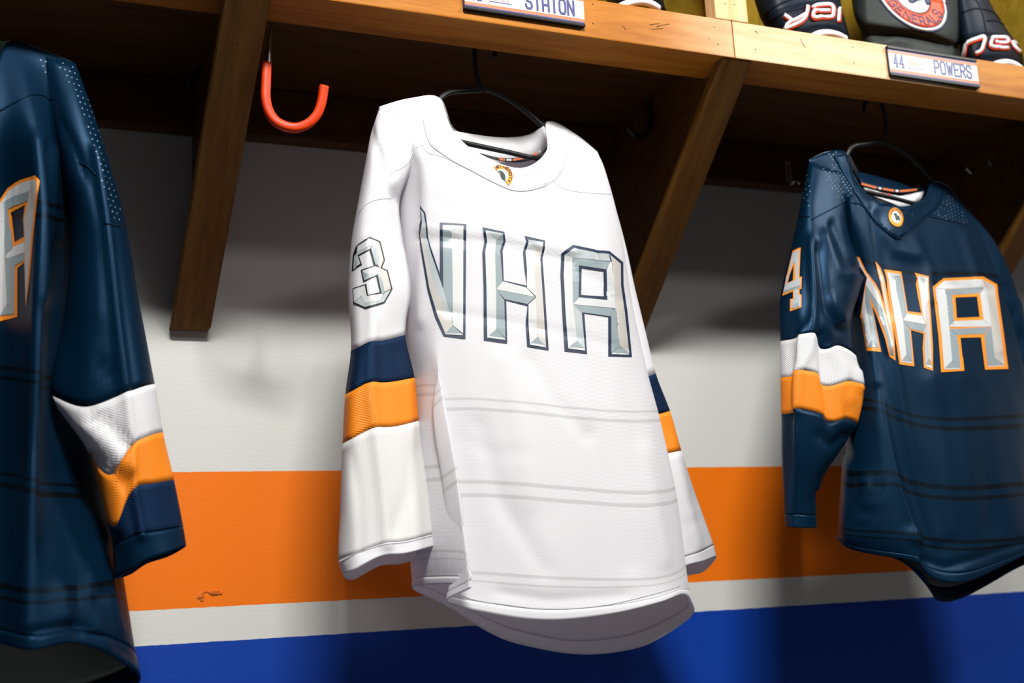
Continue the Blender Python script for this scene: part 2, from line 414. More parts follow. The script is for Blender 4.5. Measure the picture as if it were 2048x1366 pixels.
# ---- stroke lettering (block letters as ribbons)
GL = {
 'A': [[(0, 0), (0, .78), (.22, 1), (.78, 1), (1, .78), (1, 0)], [(0, .42), (1, .42)]],
 'Av': [[(0, 0), (.5, 1)], [(.5, 1), (1, 0)], [(.2, .36), (.8, .36)]],
 'B': [[(0, 0), (0, 1), (.8, 1), (1, .82), (1, .66), (.8, .52), (0, .52)], [(.8, .52), (1, .38), (1, .18), (.8, 0), (0, 0)]],
 'C': [[(1, .75), (1, .85), (.8, 1), (.2, 1), (0, .8), (0, .2), (.2, 0), (.8, 0), (1, .18), (1, .28)]],
 'D': [[(0, 0), (0, 1), (.75, 1), (1, .8), (1, .2), (.75, 0), (0, 0)]],
 'E': [[(1, 1), (0, 1), (0, 0), (1, 0)], [(0, .52), (.8, .52)]],
 'G': [[(1, .78), (1, .85), (.8, 1), (.2, 1), (0, .8), (0, .2), (.2, 0), (.8, 0), (1, .18), (1, .48), (.55, .48)]],
 'H': [[(0, 0), (0, 1)], [(1, 0), (1, 1)], [(0, .5), (1, .5)]],
 'L': [[(0, 1), (0, 0), (1, 0)]],
 'N': [[(0, 0), (0, 1)], [(.03, .97), (.97, .03)], [(1, 0), (1, 1)]],
 'O': [[(.2, 0), (0, .2), (0, .8), (.2, 1), (.8, 1), (1, .8), (1, .2), (.8, 0), (.2, 0)]],
 'P': [[(0, 0), (0, 1), (.8, 1), (1, .82), (1, .6), (.8, .45), (0, .45)]],
 'R': [[(0, 0), (0, 1), (.8, 1), (1, .82), (1, .62), (.8, .48), (0, .48)], [(.5, .48), (1, 0)]],
 'S': [[(1, .76), (1, .84), (.8, 1), (.2, 1), (0, .84), (0, .68), (.2, .53), (.8, .47), (1, .32), (1, .16), (.8, 0), (.2, 0), (0, .16), (0, .26)]],
 'T': [[(0, 1), (1, 1)], [(.5, 1), (.5, 0)]],
 'U': [[(0, 1), (0, .2), (.2, 0), (.8, 0), (1, .2), (1, 1)]],
 'W': [[(0, 1), (.25, 0)], [(.25, 0), (.5, .75)], [(.5, .75), (.75, 0)], [(.75, 0), (1, 1)]],
 'Y': [[(0, 1), (.5, .5), (1, 1)], [(.5, .5), (.5, 0)]],
 '1': [[(.15, .82), (.5, 1), (.5, 0)], [(.1, 0), (.9, 0)]],
 '4': [[(.8, 0), (.8, 1)], [(.75, 1), (0, .3)], [(0, .28), (1.05, .28)], [(.55, 0), (1.05, 0)]],
 '8': [[(.2, .52), (0, .68), (0, .84), (.2, 1), (.8, 1), (1, .84), (1, .68), (.8, .52), (.2, .52), (0, .36), (0, .16), (.2, 0), (.8, 0), (1, .16), (1, .36), (.8, .52)]],
 '*': [[(.3, .3), (.7, .7)], [(.3, .7), (.7, .3)], [(.5, .2), (.5, .8)]],
 '9': [[(0, .16), (.2, 0), (.8, 0), (1, .2), (1, .8), (.8, 1), (.2, 1), (0, .8), (0, .6), (.2, .45), (1, .45)]],
 '0': [[(.2, 0), (0, .2), (0, .8), (.2, 1), (.8, 1), (1, .8), (1, .2), (.8, 0), (.2, 0)]],
}
def ribbon(poly, th, sub=1):
    P = [np.array(p, float) for p in poly]
    Q = [P[0]]
    for a, b in zip(P[:-1], P[1:]):
        for k in range(1, sub+1): Q.append(a+(b-a)*k/sub)
    P = Q; n = len(P); closed = np.linalg.norm(P[0]-P[-1]) < 1e-6 and n > 3
    v = []
    for i in range(n):
        if closed: d0 = P[i]-P[i-1] if i > 0 else P[0]-P[-2]; d1 = P[i+1]-P[i] if i < n-1 else P[1]-P[0]
        else: d0 = P[i]-P[i-1] if i > 0 else P[1]-P[0]; d1 = P[i+1]-P[i] if i < n-1 else P[-1]-P[-2]
        d0 = d0/max(np.linalg.norm(d0), 1e-9); d1 = d1/max(np.linalg.norm(d1), 1e-9)
        n0 = np.array([-d0[1], d0[0]]); n1 = np.array([-d1[1], d1[0]]); mm = n0+n1; l = np.linalg.norm(mm)
        mm = n0 if l < 1e-6 else mm/l; k = th/2/max(0.5, mm@n0)
        e = 0.0
        if not closed and i == 0: e = -th/2
        if not closed and i == n-1: e = th/2
        q = P[i]+(d0 if i == n-1 else d1)*(e*0.98)
        v += [q+mm*k, q-mm*k]
    f = [(2*i, 2*i+1, 2*i+3, 2*i+2) for i in range(n-1)]
    return v, f
def text2d(s, cw, ch, gap, th, sub=1, keys=None):
    V = []; Fc = []; x = 0.0
    for ch_ in (keys or s):
        if ch_ == ' ': x += cw*0.6; continue
        ww = cw*(0.6 if ch_ == '1' else 1.25 if ch_ == 'W' else 1.0)
        for st in GL[ch_]:
            v, f = ribbon([(x+a*ww, b*ch) for a, b in st], th, sub); o = len(V)
            V += v; Fc += [tuple(i+o for i in q) for q in f]
        x += ww+gap
    return V, Fc, x-gap
def text_flat(name, s, org, ex, ez, cw, ch, gap, th, m, parent, nrm=(0, -1, 0), thick=0.0004):
    V, Fc, wd = text2d(s, cw, ch, gap, th)
    org = np.array(org); ex = np.array(ex); ez = np.array(ez); nrm = np.array(nrm)
    lay = {}
    for k, q in enumerate(Fc):
        for i in q: lay[i] = k
    P = [org+ex*p[0]+ez*p[1]+nrm*(thick+0.000012*lay.get(i, 0)) for i, p in enumerate(V)]
    return link(name, mesh_py(name, P, [q for q in Fc]), m, parent)

# ================================================================ SETTING
ZO = CZ
def wall_material():
    m, N, L, b = mat('painted_block_wall')
    g = N.new('ShaderNodeNewGeometry'); sp = N.new('ShaderNodeSeparateXYZ'); L.new(g.outputs['Position'], sp.inputs[0])
    n = N.new('ShaderNodeTexNoise'); n.inputs['Scale'].default_value = 55; n.inputs['Detail'].default_value = 3; L.new(g.outputs['Position'], n.inputs[0])
    z = mth(N, L, 'ADD', sp.outputs[2], mth(N, L, 'MULTIPLY_ADD', n.outputs['Fac'], 0.0026, -0.0013))
    cr = N.new('ShaderNodeValToRGB'); cr.color_ramp.interpolation = 'CONSTANT'
    mr = N.new('ShaderNodeMapRange'); L.new(z, mr.inputs[0]); mr.inputs[1].default_value = 0.0; mr.inputs[2].default_value = 2.0
    L.new(mr.outputs[0], cr.inputs[0]); e = cr.color_ramp.elements
    cols = [(0.0, (0.001, 0.045, 0.36)), ((ZO-0.055)/2, (0.70, 0.70, 0.665)), ((ZO+0.0025)/2, (0.90, 0.185, 0.002)), ((ZO+0.2205)/2, (0.70, 0.70, 0.665))]
    e[0].position = cols[0][0]; e[0].color = (*cols[0][1], 1); e[1].position = cols[1][0]; e[1].color = (*cols[1][1], 1)
    for p, c in cols[2:]:
        q = e.new(p); q.color = (*c, 1)
    L.new(cr.outputs[0], b.inputs['Base Color']); b.inputs['Roughness'].default_value = 0.55; b.inputs['Specular IOR Level'].default_value = 0.3
    n2 = N.new('ShaderNodeTexNoise'); n2.inputs['Scale'].default_value = 140; n2.inputs['Detail'].default_value = 4
    mp = N.new('ShaderNodeMapping'); mp.inputs['Scale'].default_value = (0.45, 1, 1.6); L.new(g.outputs['Position'], mp.inputs[0]); L.new(mp.outputs[0], n2.inputs[0])
    bp = N.new('ShaderNodeBump'); bp.inputs['Strength'].default_value = 0.22; bp.inputs['Distance'].default_value = 0.0012
    L.new(n2.outputs['Fac'], bp.inputs['Height']); L.new(bp.outputs[0], b.inputs['Normal'])
    return m
M['wall'] = wall_material()
d, mt = boxm(-2.2, 4.6, 0, 0.12, 0, 2.9)
o = box_board('wall_back', *d, mt, M['wall'], None, 0.002)
tag(o, 'painted wall with white, orange and blue bands behind the jerseys', kind='structure')
d, mt = boxm(-2.2, 4.6, -4.6, 0.12, -0.1, 0)
tag(box_board('floor', *d, mt, M['floor'], None, 0.002), 'grey floor of the dressing room', kind='structure')
# gouge in the orange band
bm = bmesh.new()
gc = at(424, 1189, 2.0585)
for (dx, dz, r, sq) in ((-0.018, -0.003, 0.0045, 0.8), (0.004, 0.003, 0.0065, 0.7), (0.012, 0.001, 0.0035, 0.8), (-0.016, -0.008, 0.0025, 1)):
    q = bmesh.ops.create_icosphere(bm, subdivisions=2, radius=r)
    for v in q['verts']:
        v.co += Vector((random.uniform(-1, 1), random.uniform(-1, 1), random.uniform(-1, 1)))*r*0.25
        v.co = Vector((v.co.x*1.3+dx+gc[0], v.co.y*0.35+gc[1]+0.0008, v.co.z*sq+dz+gc[2]))
for k in range(14):
    t = k/13; q = bmesh.ops.create_icosphere(bm, subdivisions=1, radius=0.0016)
    for v in q['verts']: v.co = Vector((v.co.x+gc[0]-0.019+0.022*t, v.co.y*0.5+gc[1]+0.001, v.co.z+gc[2]-0.001+0.006*math.sin(t*3.1)))
me = bpy.data.meshes.new('paint_gouge'); bm.to_mesh(me); bm.free()
wallo = bpy.data.objects['wall_back']
go = link('paint_gouge', me, plain('chipped_orange', (0.62, 0.13, 0.004), 0.7), None); go.parent = wallo; go.matrix_parent_inverse = wallo.matrix_world.inverted()
go['label'] = 'small torn gouge in the orange band'

# ================================================================ SHELF
YF, YR, YW = 1.590+CY, 1.680+CY, 0.0
Z0, Z1, ZS = 0.851+ZO, 0.9175+ZO, 0.8977+ZO
shelf = empty('locker_shelf', (1.0, -0.2, ZS), 'long pine locker shelf above the jerseys, with a light front rail', 'shelf')
d, mt = boxm(-0.9, 1.1115, YF, YR, Z0, Z1); rl = box_board('front_rail', *d, mt, M['wood_rail_l'], shelf, 0.0025)
rl['label'] = 'orange varnished rail length'
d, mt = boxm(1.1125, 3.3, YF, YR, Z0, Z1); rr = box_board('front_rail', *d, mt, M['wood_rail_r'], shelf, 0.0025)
rr['label'] = 'varnished rail length with pale painted glare'
xs = [-0.9, 0.311, 1.118, 1.925, 3.3]
d, mt = boxm(-0.9, 3.3, YR, -0.001, ZS, Z1); box_board('shelf_board', *d, mt, M['wood_dark'], shelf, 0.001)
d, mt = boxm(-0.9, 3.3, -0.038, -0.001, 0.8065+ZO, ZS-0.0005); box_board('ledger_board', *d, mt, M['wood_dark'], shelf, 0.004)
for i, x0 in enumerate((1.0816, 1.0816+0.807, 1.0816-0.807)):
    d, mt = boxm(x0, x0+0.0637, YF, YF+0.030, Z1+0.0005, Z1+0.75); o = box_board('upright_post', d[2], d[1], d[0], mt @ Matrix.Rotation(math.pi/2, 4, 'Y'), M['wood_post'], shelf, 0.002)
    d, mt = boxm(x0+0.02, x0+0.04, YF+0.031, -0.022, Z1+0.0005, Z1+0.75); box_board('partition_panel', *d, mt, M['wood_panel'], shelf, 0.001)
pf = lambda px, py: at(px, py, 1.5895)
for (px, py, r) in ((1429, 54, .0012), (1418, 77, .0010), (1436, 88.5, .0014), (1511, 63, .0014), (1511, 98.5, .0014), (1706, 94, .0014), (1708, 126, .0014), (1450, 7, .0013), (1469, 9, .0013),
                    (1186, 8, .0014), (1186, 47, .0014), (1958, 138, .0013), (1962, 166, .0013), (1303, 49, .0012), (1318, 52, .0012), (1675, 108, .0008), (1521, 80, .0007)):
    disc(px, py, pf, r, 'nail_head', shelf, M['nail'], 0.8)
for a, b in (((1300, 50), (1319, 47)), ((1313, 53), (1339, 48)), ((1303, 59), (1326, 57)), ((1245, 52), (1252, 60)), ((1512, 63), (1516, 68)), ((1600, 78), (1610, 95))):
    tube_obj('scratch', [[at(*a, 1.5899), at((a[0]+b[0])/2, (a[1]+b[1])/2-0.7, 1.5899), at(*b, 1.5899)]], 0.00055, M['wood_brace'], shelf, 6)
# wood panel behind the open cubbies
pb = bmesh.new()
panel = empty('trim_1', (1.0, -0.011, Z1+0.4), 'olive plywood back boards above the shelf', None); del panel['label']
panel['kind'] = 'structure'; panel['label'] = 'olive plywood back boards above the shelf'
for k in range(14):
    x0 = -0.9+k*0.30
    d, mt = boxm(x0+0.001, x0+0.299, -0.020, -0.001, Z1+0.001, Z1+0.85)
    o = box_board('back_plank', d[2], d[1], d[0], mt @ Matrix.Rotation(math.pi/2, 4, 'Y'), M['wood_panel'], panel, 0.002)

# ---------------------------------------------------------------- brackets
def bracket(x0, x1, dx, label):
    root = empty('shelf_bracket', ((x0+x1)/2, -0.1, 0.50+ZO), label, 'bracket', 'diagonal brackets under the shelf')
    A = Vector(((x0+x1)/2, YF+0.002, Z0-0.001)); B = Vector(((x0+x1)/2+dx, -0.022, 0.462+ZO))
    ax = (B-A).normalized(); wd = Vector((1, 0, 0)); wd = (wd-ax*ax.x).normalized(); nr = ax.cross(wd)
    T = 0.019
    L = (B-A).length
    # brace as a prism: front face from A to B, top cut level with the rail, bottom cut level
    bm = bmesh.new(); hw = (x1-x0)/2
    def pt(s, t, zoff):                    # s: 0 top / 1 bottom, t: -1 / 1 side, depth behind the face
        c = A.lerp(B, s)
        return Vector((c.x+t*hw, c.y, c.z)) + Vector((0, zoff, 0))
    n = 10; rings = []
    dep = T/abs(nr.y) if abs(nr.y) > .3 else T*1.5
    for i in range(n+1):
        s = i/n
        rings.append([bm.verts.new(pt(s, t, q)) for t, q in ((-1, 0), (1, 0), (1, dep), (-1, dep))])
    for a, b in zip(rings[:-1], rings[1:]):
        for k in range(4): bm.faces.new((a[k], a[(k+1) % 4], b[(k+1) % 4], b[k]))
    bm.faces.new(rings[0][::-1]); bm.faces.new(rings[-1])
    bmesh.ops.recalc_face_normals(bm, faces=bm.faces[:])
    ed = [e for e in bm.edges if len(e.link_faces) == 2 and e.calc_face_angle(0) > 0.5]
    bmesh.ops.bevel(bm, geom=ed, offset=0.0022, segments=2, affect='EDGES')
    me = bpy.data.meshes.new('brace_board'); bm.to_mesh(me); bm.free()
    # local frame with x along the board so the grain runs along it
    R = Matrix((ax, wd, nr)).transposed().to_4x4(); R.translation = (A+B)/2
    me.transform(R.inverted()); o = link('brace_board', me, M['wood_brace'], root)
    o.matrix_parent_inverse = Matrix.Identity(4); o.matrix_local = Matrix.Translation(-root.location) @ R
    # gusset panel behind it
    xc = (x0+x1)/2; th = 0.019; bm = bmesh.new()
    poly = [(YF+dep*0.8+0.012, Z0-0.012), (YR-0.004, Z0-0.0005), (YR+0.002, ZS-0.0005), (-0.039, ZS-0.0005), (-0.039, 0.806+ZO), (-0.001, 0.806+ZO), (-0.001, 0.470+ZO), (-0.008, 0.470+ZO)]
    lo = [bm.verts.new((xc-th/2+dx*(0.85+ZO-z)/-0.39*-0.0, y, z)) for y, z in poly]; hi = [bm.verts.new((xc+th/2, y, z)) for y, z in poly]
    bm.faces.new(lo); bm.faces.new(hi[::-1])
    for k in range(len(poly)):
        bm.faces.new((lo[k], hi[k], hi[(k+1) % len(poly)], lo[(k+1) % len(poly)]))
    bmesh.ops.recalc_face_normals(bm, faces=bm.faces[:])
    me = bpy.data.meshes.new('gusset_panel'); bm.to_mesh(me); bm.free()
    link('gusset_panel', me, M['wood_dark'], root)
    for s, t in ((0.14, -0.1), (0.60, -0.2), (0.60, 0.45), (0.79, -0.1), (0.79, 0.5), (0.93, -0.35), (0.95, 0.0), (0.93, 0.25)):
        c = pt(s, t, 0); v = [np.array(c)+np.array(nr)*(-0.0005 if nr.y > 0 else 0.0005)]
        for k in range(8):
            a = 2*math.pi*k/8; v.append(np.array(c+wd*0.0012*math.cos(a)+ax*0.0022*math.sin(a))+np.array(nr)*(-0.0004 if nr.y > 0 else 0.0004))
        link('nail_head', mesh_py('nail_head', v, [(0, 1+k, 1+(k+1) % 8) for k in range(8)]), M['nail'], root)
    return root
bracket(0.2785, 0.3435, -0.014, 'brown diagonal shelf bracket left of the white jersey, beside the orange hook')
bracket(1.0885, 1.1475, -0.002, 'brown diagonal shelf bracket between the white jersey and the right navy jersey')
bracket(1.893, 1.953, 0.0, 'brown diagonal shelf bracket behind the right navy jersey, at the right edge')

# ================================================================ JERSEYS
def neck(R, mr, ml):                      # two more points on the back of every ring, either side of the nape
    out = []
    for k, r in enumerate(R):
        q = [np.array(p) for p in r[10:15]]
        a = mr if k == 0 else tuple((-q[0]+9*q[1]+9*q[2]-q[3])/16); b = ml if k == 0 else tuple((-q[1]+9*q[2]+9*q[3]-q[4])/16)
        out.append(list(r[:12])+[a, r[12], b]+list(r[13:]))
    return out
def body_rows(R):                          # px, py, Y -> points
    return [[at(*p) for p in row] for row in R]
def sleeve_rows(R):
    out = []
    for front, Yc, dd, bdy in R:
        n = len(front); row = []
        for i, (x, y) in enumerate(front):
            u = 2*i/(n-1)-1; row.append(at(x, y, Yc-dd*math.sqrt(max(0, 1-u*u*0.97))))
        for i in range(n-2, 0, -1):
            x, y = front[i]; u = 2*i/(n-1)-1
            row.append(at(x, y+bdy, Yc+0.7*dd*math.sqrt(max(0, 1-u*u*0.97))))
        out.append(row)
    return out
def sleeve_parts(G, nt, cuts, parent, th=0.0013):
    """cuts: (name, row0, row1, material, label)"""
    uvo = 0
    for nm, r0, r1, m, lab in cuts:
        sub = G[int(round(r0*nt)):int(round(r1*nt))+1]
        me = grid_mesh(nm, sub, r0, nt, r0*0.05); o = link(nm, me, m, parent); solid(o, th)
        if lab: o['label'] = lab
def facet_letter(name, bvh, parent, border, bpoly, facets, lab=None, maxlen=9):
    o = patch(name, bvh, [(bpoly, 0)]+[([p], k) for p, k in facets], [border, M['facet_a'], M['facet_b'], M['facet_c'], M['facet_d'], M['facet_e']], parent, 0.0009, 0.0006, 3.6, 0)
    if lab: o['label'] = lab
    return o
FA, FB, FC, FD, FE = 1, 2, 3, 4, 5

# ---------------------------------------------------------------- white jersey
W = [
 [(757, 214, 1.665), (815, 198, 1.665), (876, 194, 1.67), (903, 255, 1.66), (942, 297, 1.65), (1035, 336, 1.645), (1093, 302, 1.68), (1096, 243, 1.715), (1150, 268, 1.725), (1195, 304, 1.735),
  (1150, 267, 1.73), (1097, 242, 1.72), (1000, 275, 1.77), (878, 195, 1.675), (815, 197, 1.668)],
 [(790, 335, 1.70), (830, 300, 1.655), (858, 300, 1.642), (885, 315, 1.636), (930, 345, 1.63), (1030, 388, 1.622), (1105, 372, 1.648), (1150, 348, 1.675), (1190, 345, 1.70), (1211, 343, 1.735),
  (1190, 340, 1.77), (1110, 335, 1.79), (1000, 330, 1.79), (890, 300, 1.76), (820, 310, 1.73)],
 [(797, 420, 1.70), (838, 415, 1.650), (862, 418, 1.632), (895, 424, 1.622), (940, 435, 1.614), (1030, 450, 1.608), (1120, 465, 1.622), (1180, 470, 1.645), (1222, 470, 1.68), (1242, 470, 1.73),
  (1220, 465, 1.78), (1120, 455, 1.79), (1000, 440, 1.79), (890, 425, 1.78), (820, 420, 1.74)],
 [(803, 560, 1.70), (840, 560, 1.645), (866, 562, 1.626), (900, 568, 1.614), (945, 575, 1.606), (1040, 590, 1.60), (1130, 600, 1.613), (1200, 602, 1.638), (1246, 600, 1.675), (1264, 600, 1.735),
  (1240, 600, 1.79), (1130, 590, 1.80), (1010, 580, 1.80), (900, 565, 1.79), (825, 560, 1.75)],
 [(812, 690, 1.70), (838, 690, 1.645), (868, 690, 1.618), (895, 695, 1.609), (945, 702, 1.600), (1050, 715, 1.595), (1150, 727, 1.608), (1225, 733, 1.633), (1273, 735, 1.672), (1292, 733, 1.737),
  (1265, 735, 1.79), (1150, 725, 1.80), (1020, 715, 1.80), (910, 700, 1.79), (835, 690, 1.75)],
 [(815, 790, 1.70), (843, 778, 1.642), (884, 783, 1.604), (868, 803, 1.612), (950, 806, 1.596), (1060, 815, 1.588), (1165, 825, 1.600), (1250, 831, 1.630), (1298, 831, 1.670), (1316, 829, 1.738),
  (1290, 830, 1.79), (1165, 825, 1.80), (1040, 815, 1.80), (920, 800, 1.79), (840, 790, 1.75)],
 [(814, 955, 1.71), (842, 948, 1.645), (914, 948, 1.580), (888, 972, 1.603), (985, 977, 1.588), (1080, 985, 1.580), (1190, 993, 1.594), (1285, 998, 1.622), (1333, 994, 1.665), (1350, 988, 1.74),
  (1320, 995, 1.79), (1190, 995, 1.80), (1060, 990, 1.80), (930, 975, 1.79), (845, 955, 1.75)],
 [(820, 1125, 1.713), (845, 1113, 1.645), (936, 1118, 1.562), (902, 1148, 1.600), (1000, 1159, 1.580), (1090, 1166, 1.573), (1210, 1169, 1.588), (1310, 1165, 1.616), (1358, 1152, 1.665), (1372, 1140, 1.74),
  (1350, 1170, 1.79), (1240, 1200, 1.80), (1100, 1210, 1.80), (960, 1170, 1.785), (860, 1130, 1.745)],
 [(826, 1178, 1.715), (850, 1170, 1.65), (945, 1173, 1.555), (893, 1203, 1.602), (985, 1227, 1.578), (1090, 1240, 1.570), (1220, 1228, 1.585), (1320, 1204, 1.612), (1365, 1188, 1.665), (1381, 1205, 1.74),
  (1383, 1232, 1.79), (1300, 1287, 1.80), (1165, 1309, 1.80), (1000, 1276, 1.785), (885, 1208, 1.745)],
]
NT = 14
wj = empty('hockey_jersey', tuple(at(975, 180, 1.70)), 'white hockey jersey with silver NHA letters, hanging in the middle bay', 'jersey')
G = loft_grid(body_rows(neck(W, (1068, 266, 1.755), (909, 259, 1.735))), 9, NT)
cre = [([(838, 474), (930, 478), (1000, 485), (1090, 510), (1140, 520)], -0.0036, 11), ([(838, 460), (930, 464), (1000, 470), (1090, 494), (1150, 502)], 0.0028, 11),
       ([(1140, 535), (1200, 560), (1240, 600)], -0.0025, 12), ([(880, 620), (1000, 640), (1100, 660), (1260, 700)], -0.0018, 9),
       ([(960, 850), (1000, 1000), (1090, 1140)], -0.0030, 18), ([(1010, 720), (1050, 900), (1060, 1000)], 0.0025, 22), ([(1180, 870), (1230, 1000), (1260, 1130)], -0.0025, 18),
       ([(1060, 720), (1110, 800), (1180, 870)], -0.0022, 14), ([(1290, 900), (1310, 1000), (1330, 1120)], 0.0025, 14), ([(930, 880), (1000, 910), (1060, 905)], -0.0012, 8),
       ([(830, 290), (850, 330), (850, 400), (842, 520), (842, 640)], 0.004, 12), ([(1100, 350), (1090, 385)], -0.003, 5), ([(1150, 320), (1180, 420), (1210, 520)], -0.0025, 14),
       ([(1000, 1185), (1100, 1200), (1250, 1190)], -0.0020, 12), ([(870, 400), (930, 420), (1020, 440)], -0.0012, 12), ([(1060, 400), (1130, 430), (1190, 480)], -0.0016, 12)]
G = displace(G, cre, 0.0022, 9.0, 3.1)
# folded hem, slightly thicker
Hn = G.shape[0]; nrm = outward(G, grid_normals(G))
hemw = int(NT*0.42)
for i in range(Hn-hemw, Hn): G[i] += nrm[i]*(0.0012 if i > Hn-hemw else 0.0004)
me = grid_mesh('body', G[:Hn-hemw+1], 0, NT); solid(link('body', me, M['j_white'], wj), 0.0013)
me = grid_mesh('hem_band', G[Hn-hemw:], 8-hemw/NT, NT, 0.8); solid(link('hem_band', me, M['j_white_s'], wj), 0.0026)
bW = bvh_of(G)
# sleeves
def F5(*p): return list(p)
WSL = [
 ([(758, 218), (772, 224), (795, 232), (818, 246), (838, 268)], 1.676, 0.022, 0),
 ([(743, 268), (754, 276), (778, 284), (808, 286), (836, 288)], 1.678, 0.038, 0),
 ([(730, 335), (743, 342), (766, 350), (796, 345), (825, 335)], 1.680, 0.048, 0),
 ([(712, 425), (726, 420), (752, 412), (776, 405), (800, 402)], 1.684, 0.055, 0),
 ([(700, 500), (718, 497), (750, 490), (778, 485), (806, 478)], 1.682, 0.058, 0),
 ([(697, 600), (715, 596), (752, 590), (785, 586), (818, 580)], 1.676, 0.058, 0),
 ([(702, 702), (716, 695), (736, 686), (770, 680), (811, 670)], 1.668, 0.056, 4),
 ([(692, 790), (706, 782), (733, 768), (780, 764), (829, 756)], 1.662, 0.056, 6),
 ([(686, 888), (702, 878), (744, 858), (790, 853), (838, 842)], 1.656, 0.056, 8),
 ([(680, 1010), (700, 1000), (757, 985), (805, 975), (855, 962)], 1.650, 0.055, 9),
 ([(677, 1122), (708, 1108), (764, 1088), (812, 1082), (870, 1068)], 1.645, 0.054, 10),
 ([(686, 1150), (708, 1139), (760, 1112), (812, 1106), (872, 1092)], 1.643, 0.055, 20),
]
GS = loft_grid(sleeve_rows(WSL), 8, 8)
cs = [([(735, 480), (745, 640), (742, 800), (765, 985), (775, 1090)], 0.0060, 12), ([(760, 300), (775, 370), (790, 400)], -0.004, 10), ([(790, 250), (800, 300), (785, 340)], -0.006, 14),
      ([(735, 240), (755, 300), (765, 380)], -0.004, 9), ([(775, 235), (790, 290)], 0.003, 8), ([(800, 500), (818, 580), (825, 640)], 0.003, 8),
      ([(830, 900), (820, 980), (790, 1060)], -0.0025, 14), ([(700, 900), (720, 1000), (722, 1100)], -0.002, 9), ([(795, 700), (800, 760), (815, 830)], -0.0016, 10)]
GS = displace(GS, cs, 0.0020, 12, 9.0)
sleeve_parts(GS, 8, [('sleeve', 0, 6, M['j_white_s'], None), ('navy_band', 6, 7, M['j_navyband'], 'navy sleeve band'), ('orange_band', 7, 8, M['j_orange'], 'orange sleeve band'),
                     ('lower_sleeve', 8, 10, M['j_cream'], None), ('cuff', 10, 11, M['j_white_s'], None)], wj)
bWS = bvh_of(GS)
WSR = [
 ([(1150, 300), (1162, 302), (1173, 304), (1184, 305), (1195, 306)], 1.742, 0.012, 0),
 ([(1165, 410), (1182, 410), (1196, 408), (1210, 404), (1225, 400)], 1.752, 0.030, 0),
 ([(1190, 490), (1205, 490), (1220, 488), (1234, 484), (1247, 478)], 1.758, 0.035, 0),
 ([(1215, 612), (1230, 610), (1246, 606), (1260, 600), (1273, 594)], 1.765, 0.035, 0),
 ([(1250, 765), (1267, 763), (1284, 758), (1298, 752), (1312, 747)], 1.772, 0.035, 2),
 ([(1265, 842), (1285, 836), (1305, 831), (1323, 827), (1341, 822)], 1.775, 0.035, 4),
 ([(1285, 920), (1305, 914), (1325, 909), (1344, 905), (1363, 902)], 1.778, 0.035, 5),
 ([(1310, 1050), (1335, 1046), (1360, 1040), (1383, 1034), (1406, 1025)], 1.782, 0.036, 6),
 ([(1330, 1126), (1353, 1120), (1376, 1112), (1401, 1104), (1428, 1091)], 1.784, 0.036, 8),
 ([(1335, 1142), (1358, 1136), (1380, 1128), (1406, 1122), (1433, 1114)], 1.785, 0.037, 22),
]
GR = loft_grid(sleeve_rows(WSR), 6, 8)
GR = displace(GR, [([(1345, 880), (1372, 990), (1400, 1090)], 0.003, 8), ([(1380, 1000), (1400, 985)], -0.0015, 8), ([(1355, 1060), (1400, 1040)], -0.0015, 7)], 0.0018, 12, 2.0)
sleeve_parts(GR, 8, [('sleeve', 0, 4, M['j_white_s'], None), ('navy_band', 4, 5, M['j_navyband'], 'navy sleeve band'), ('orange_band', 5, 6, M['j_orange'], 'orange sleeve band'),
                     ('lower_sleeve', 6, 8, M['j_white_s'], None), ('cuff', 8, 9, M['j_white_s'], None)], wj)
# collar, yoke seams
collar_out = [(846, 238), (852, 265), (862, 290), (880, 305), (905, 322), (945, 343), (985, 364), (1022, 380), (1050, 382), (1085, 373), (1110, 358), (1128, 333), (1136, 300), (1134, 262)]
collar_in = [(1099, 250), (1100, 275), (1096, 302), (1078, 322), (1040, 338), (990, 324), (960, 309), (932, 288), (908, 258), (890, 222), (878, 197), (862, 196)]
o = patch('collar', bW, [([collar_out+collar_in], 0)], [M['j_white_y']], wj, 0.0012, 0, 8, 0.0012)
bWC = BVHTree.FromPolygons([tuple(v.co) for v in o.data.vertices], [tuple(p.vertices) for p in o.data.polygons])
tw = M['j_white_y']
seam('collar_seam', bW, [collar_out, [(862, 197), (874, 225), (893, 255), (915, 288), (948, 315), (985, 342)], [(1040, 338), (1043, 358), (1048, 380)], [(1111, 300), (1104, 325), (1085, 340), (1050, 352)]], wj, tw, 0.0009, 0.0011)
seam('yoke_seam', bW, [[(832, 296), (845, 290), (852, 300), (858, 306), (880, 312), (900, 320)], [(1107, 362), (1130, 378), (1180, 386), (1222, 388)]], wj, tw, 0.0008, 0.0002)
seam('sleeve_seam', bWS, [[(714, 435), (722, 420), (740, 404), (760, 398), (782, 396)], [(782, 350), (790, 342), (800, 338), (815, 325), (828, 300)]], wj, tw, 0.0008, 0.0002)
seam('hem_stitch', bW, [[(905, 1183), (950, 1200), (1000, 1208), (1090, 1218), (1200, 1212), (1300, 1190), (1360, 1172)]], wj, M['thread_dk'], 0.0004, 0.0006)
# stripes of stitching on the cuff
seam('cuff_stitch', bWS, [[(680, 1124), (712, 1108), (764, 1090), (812, 1084), (868, 1070)]], wj, M['thread_dk'], 0.0004, 0.0006)
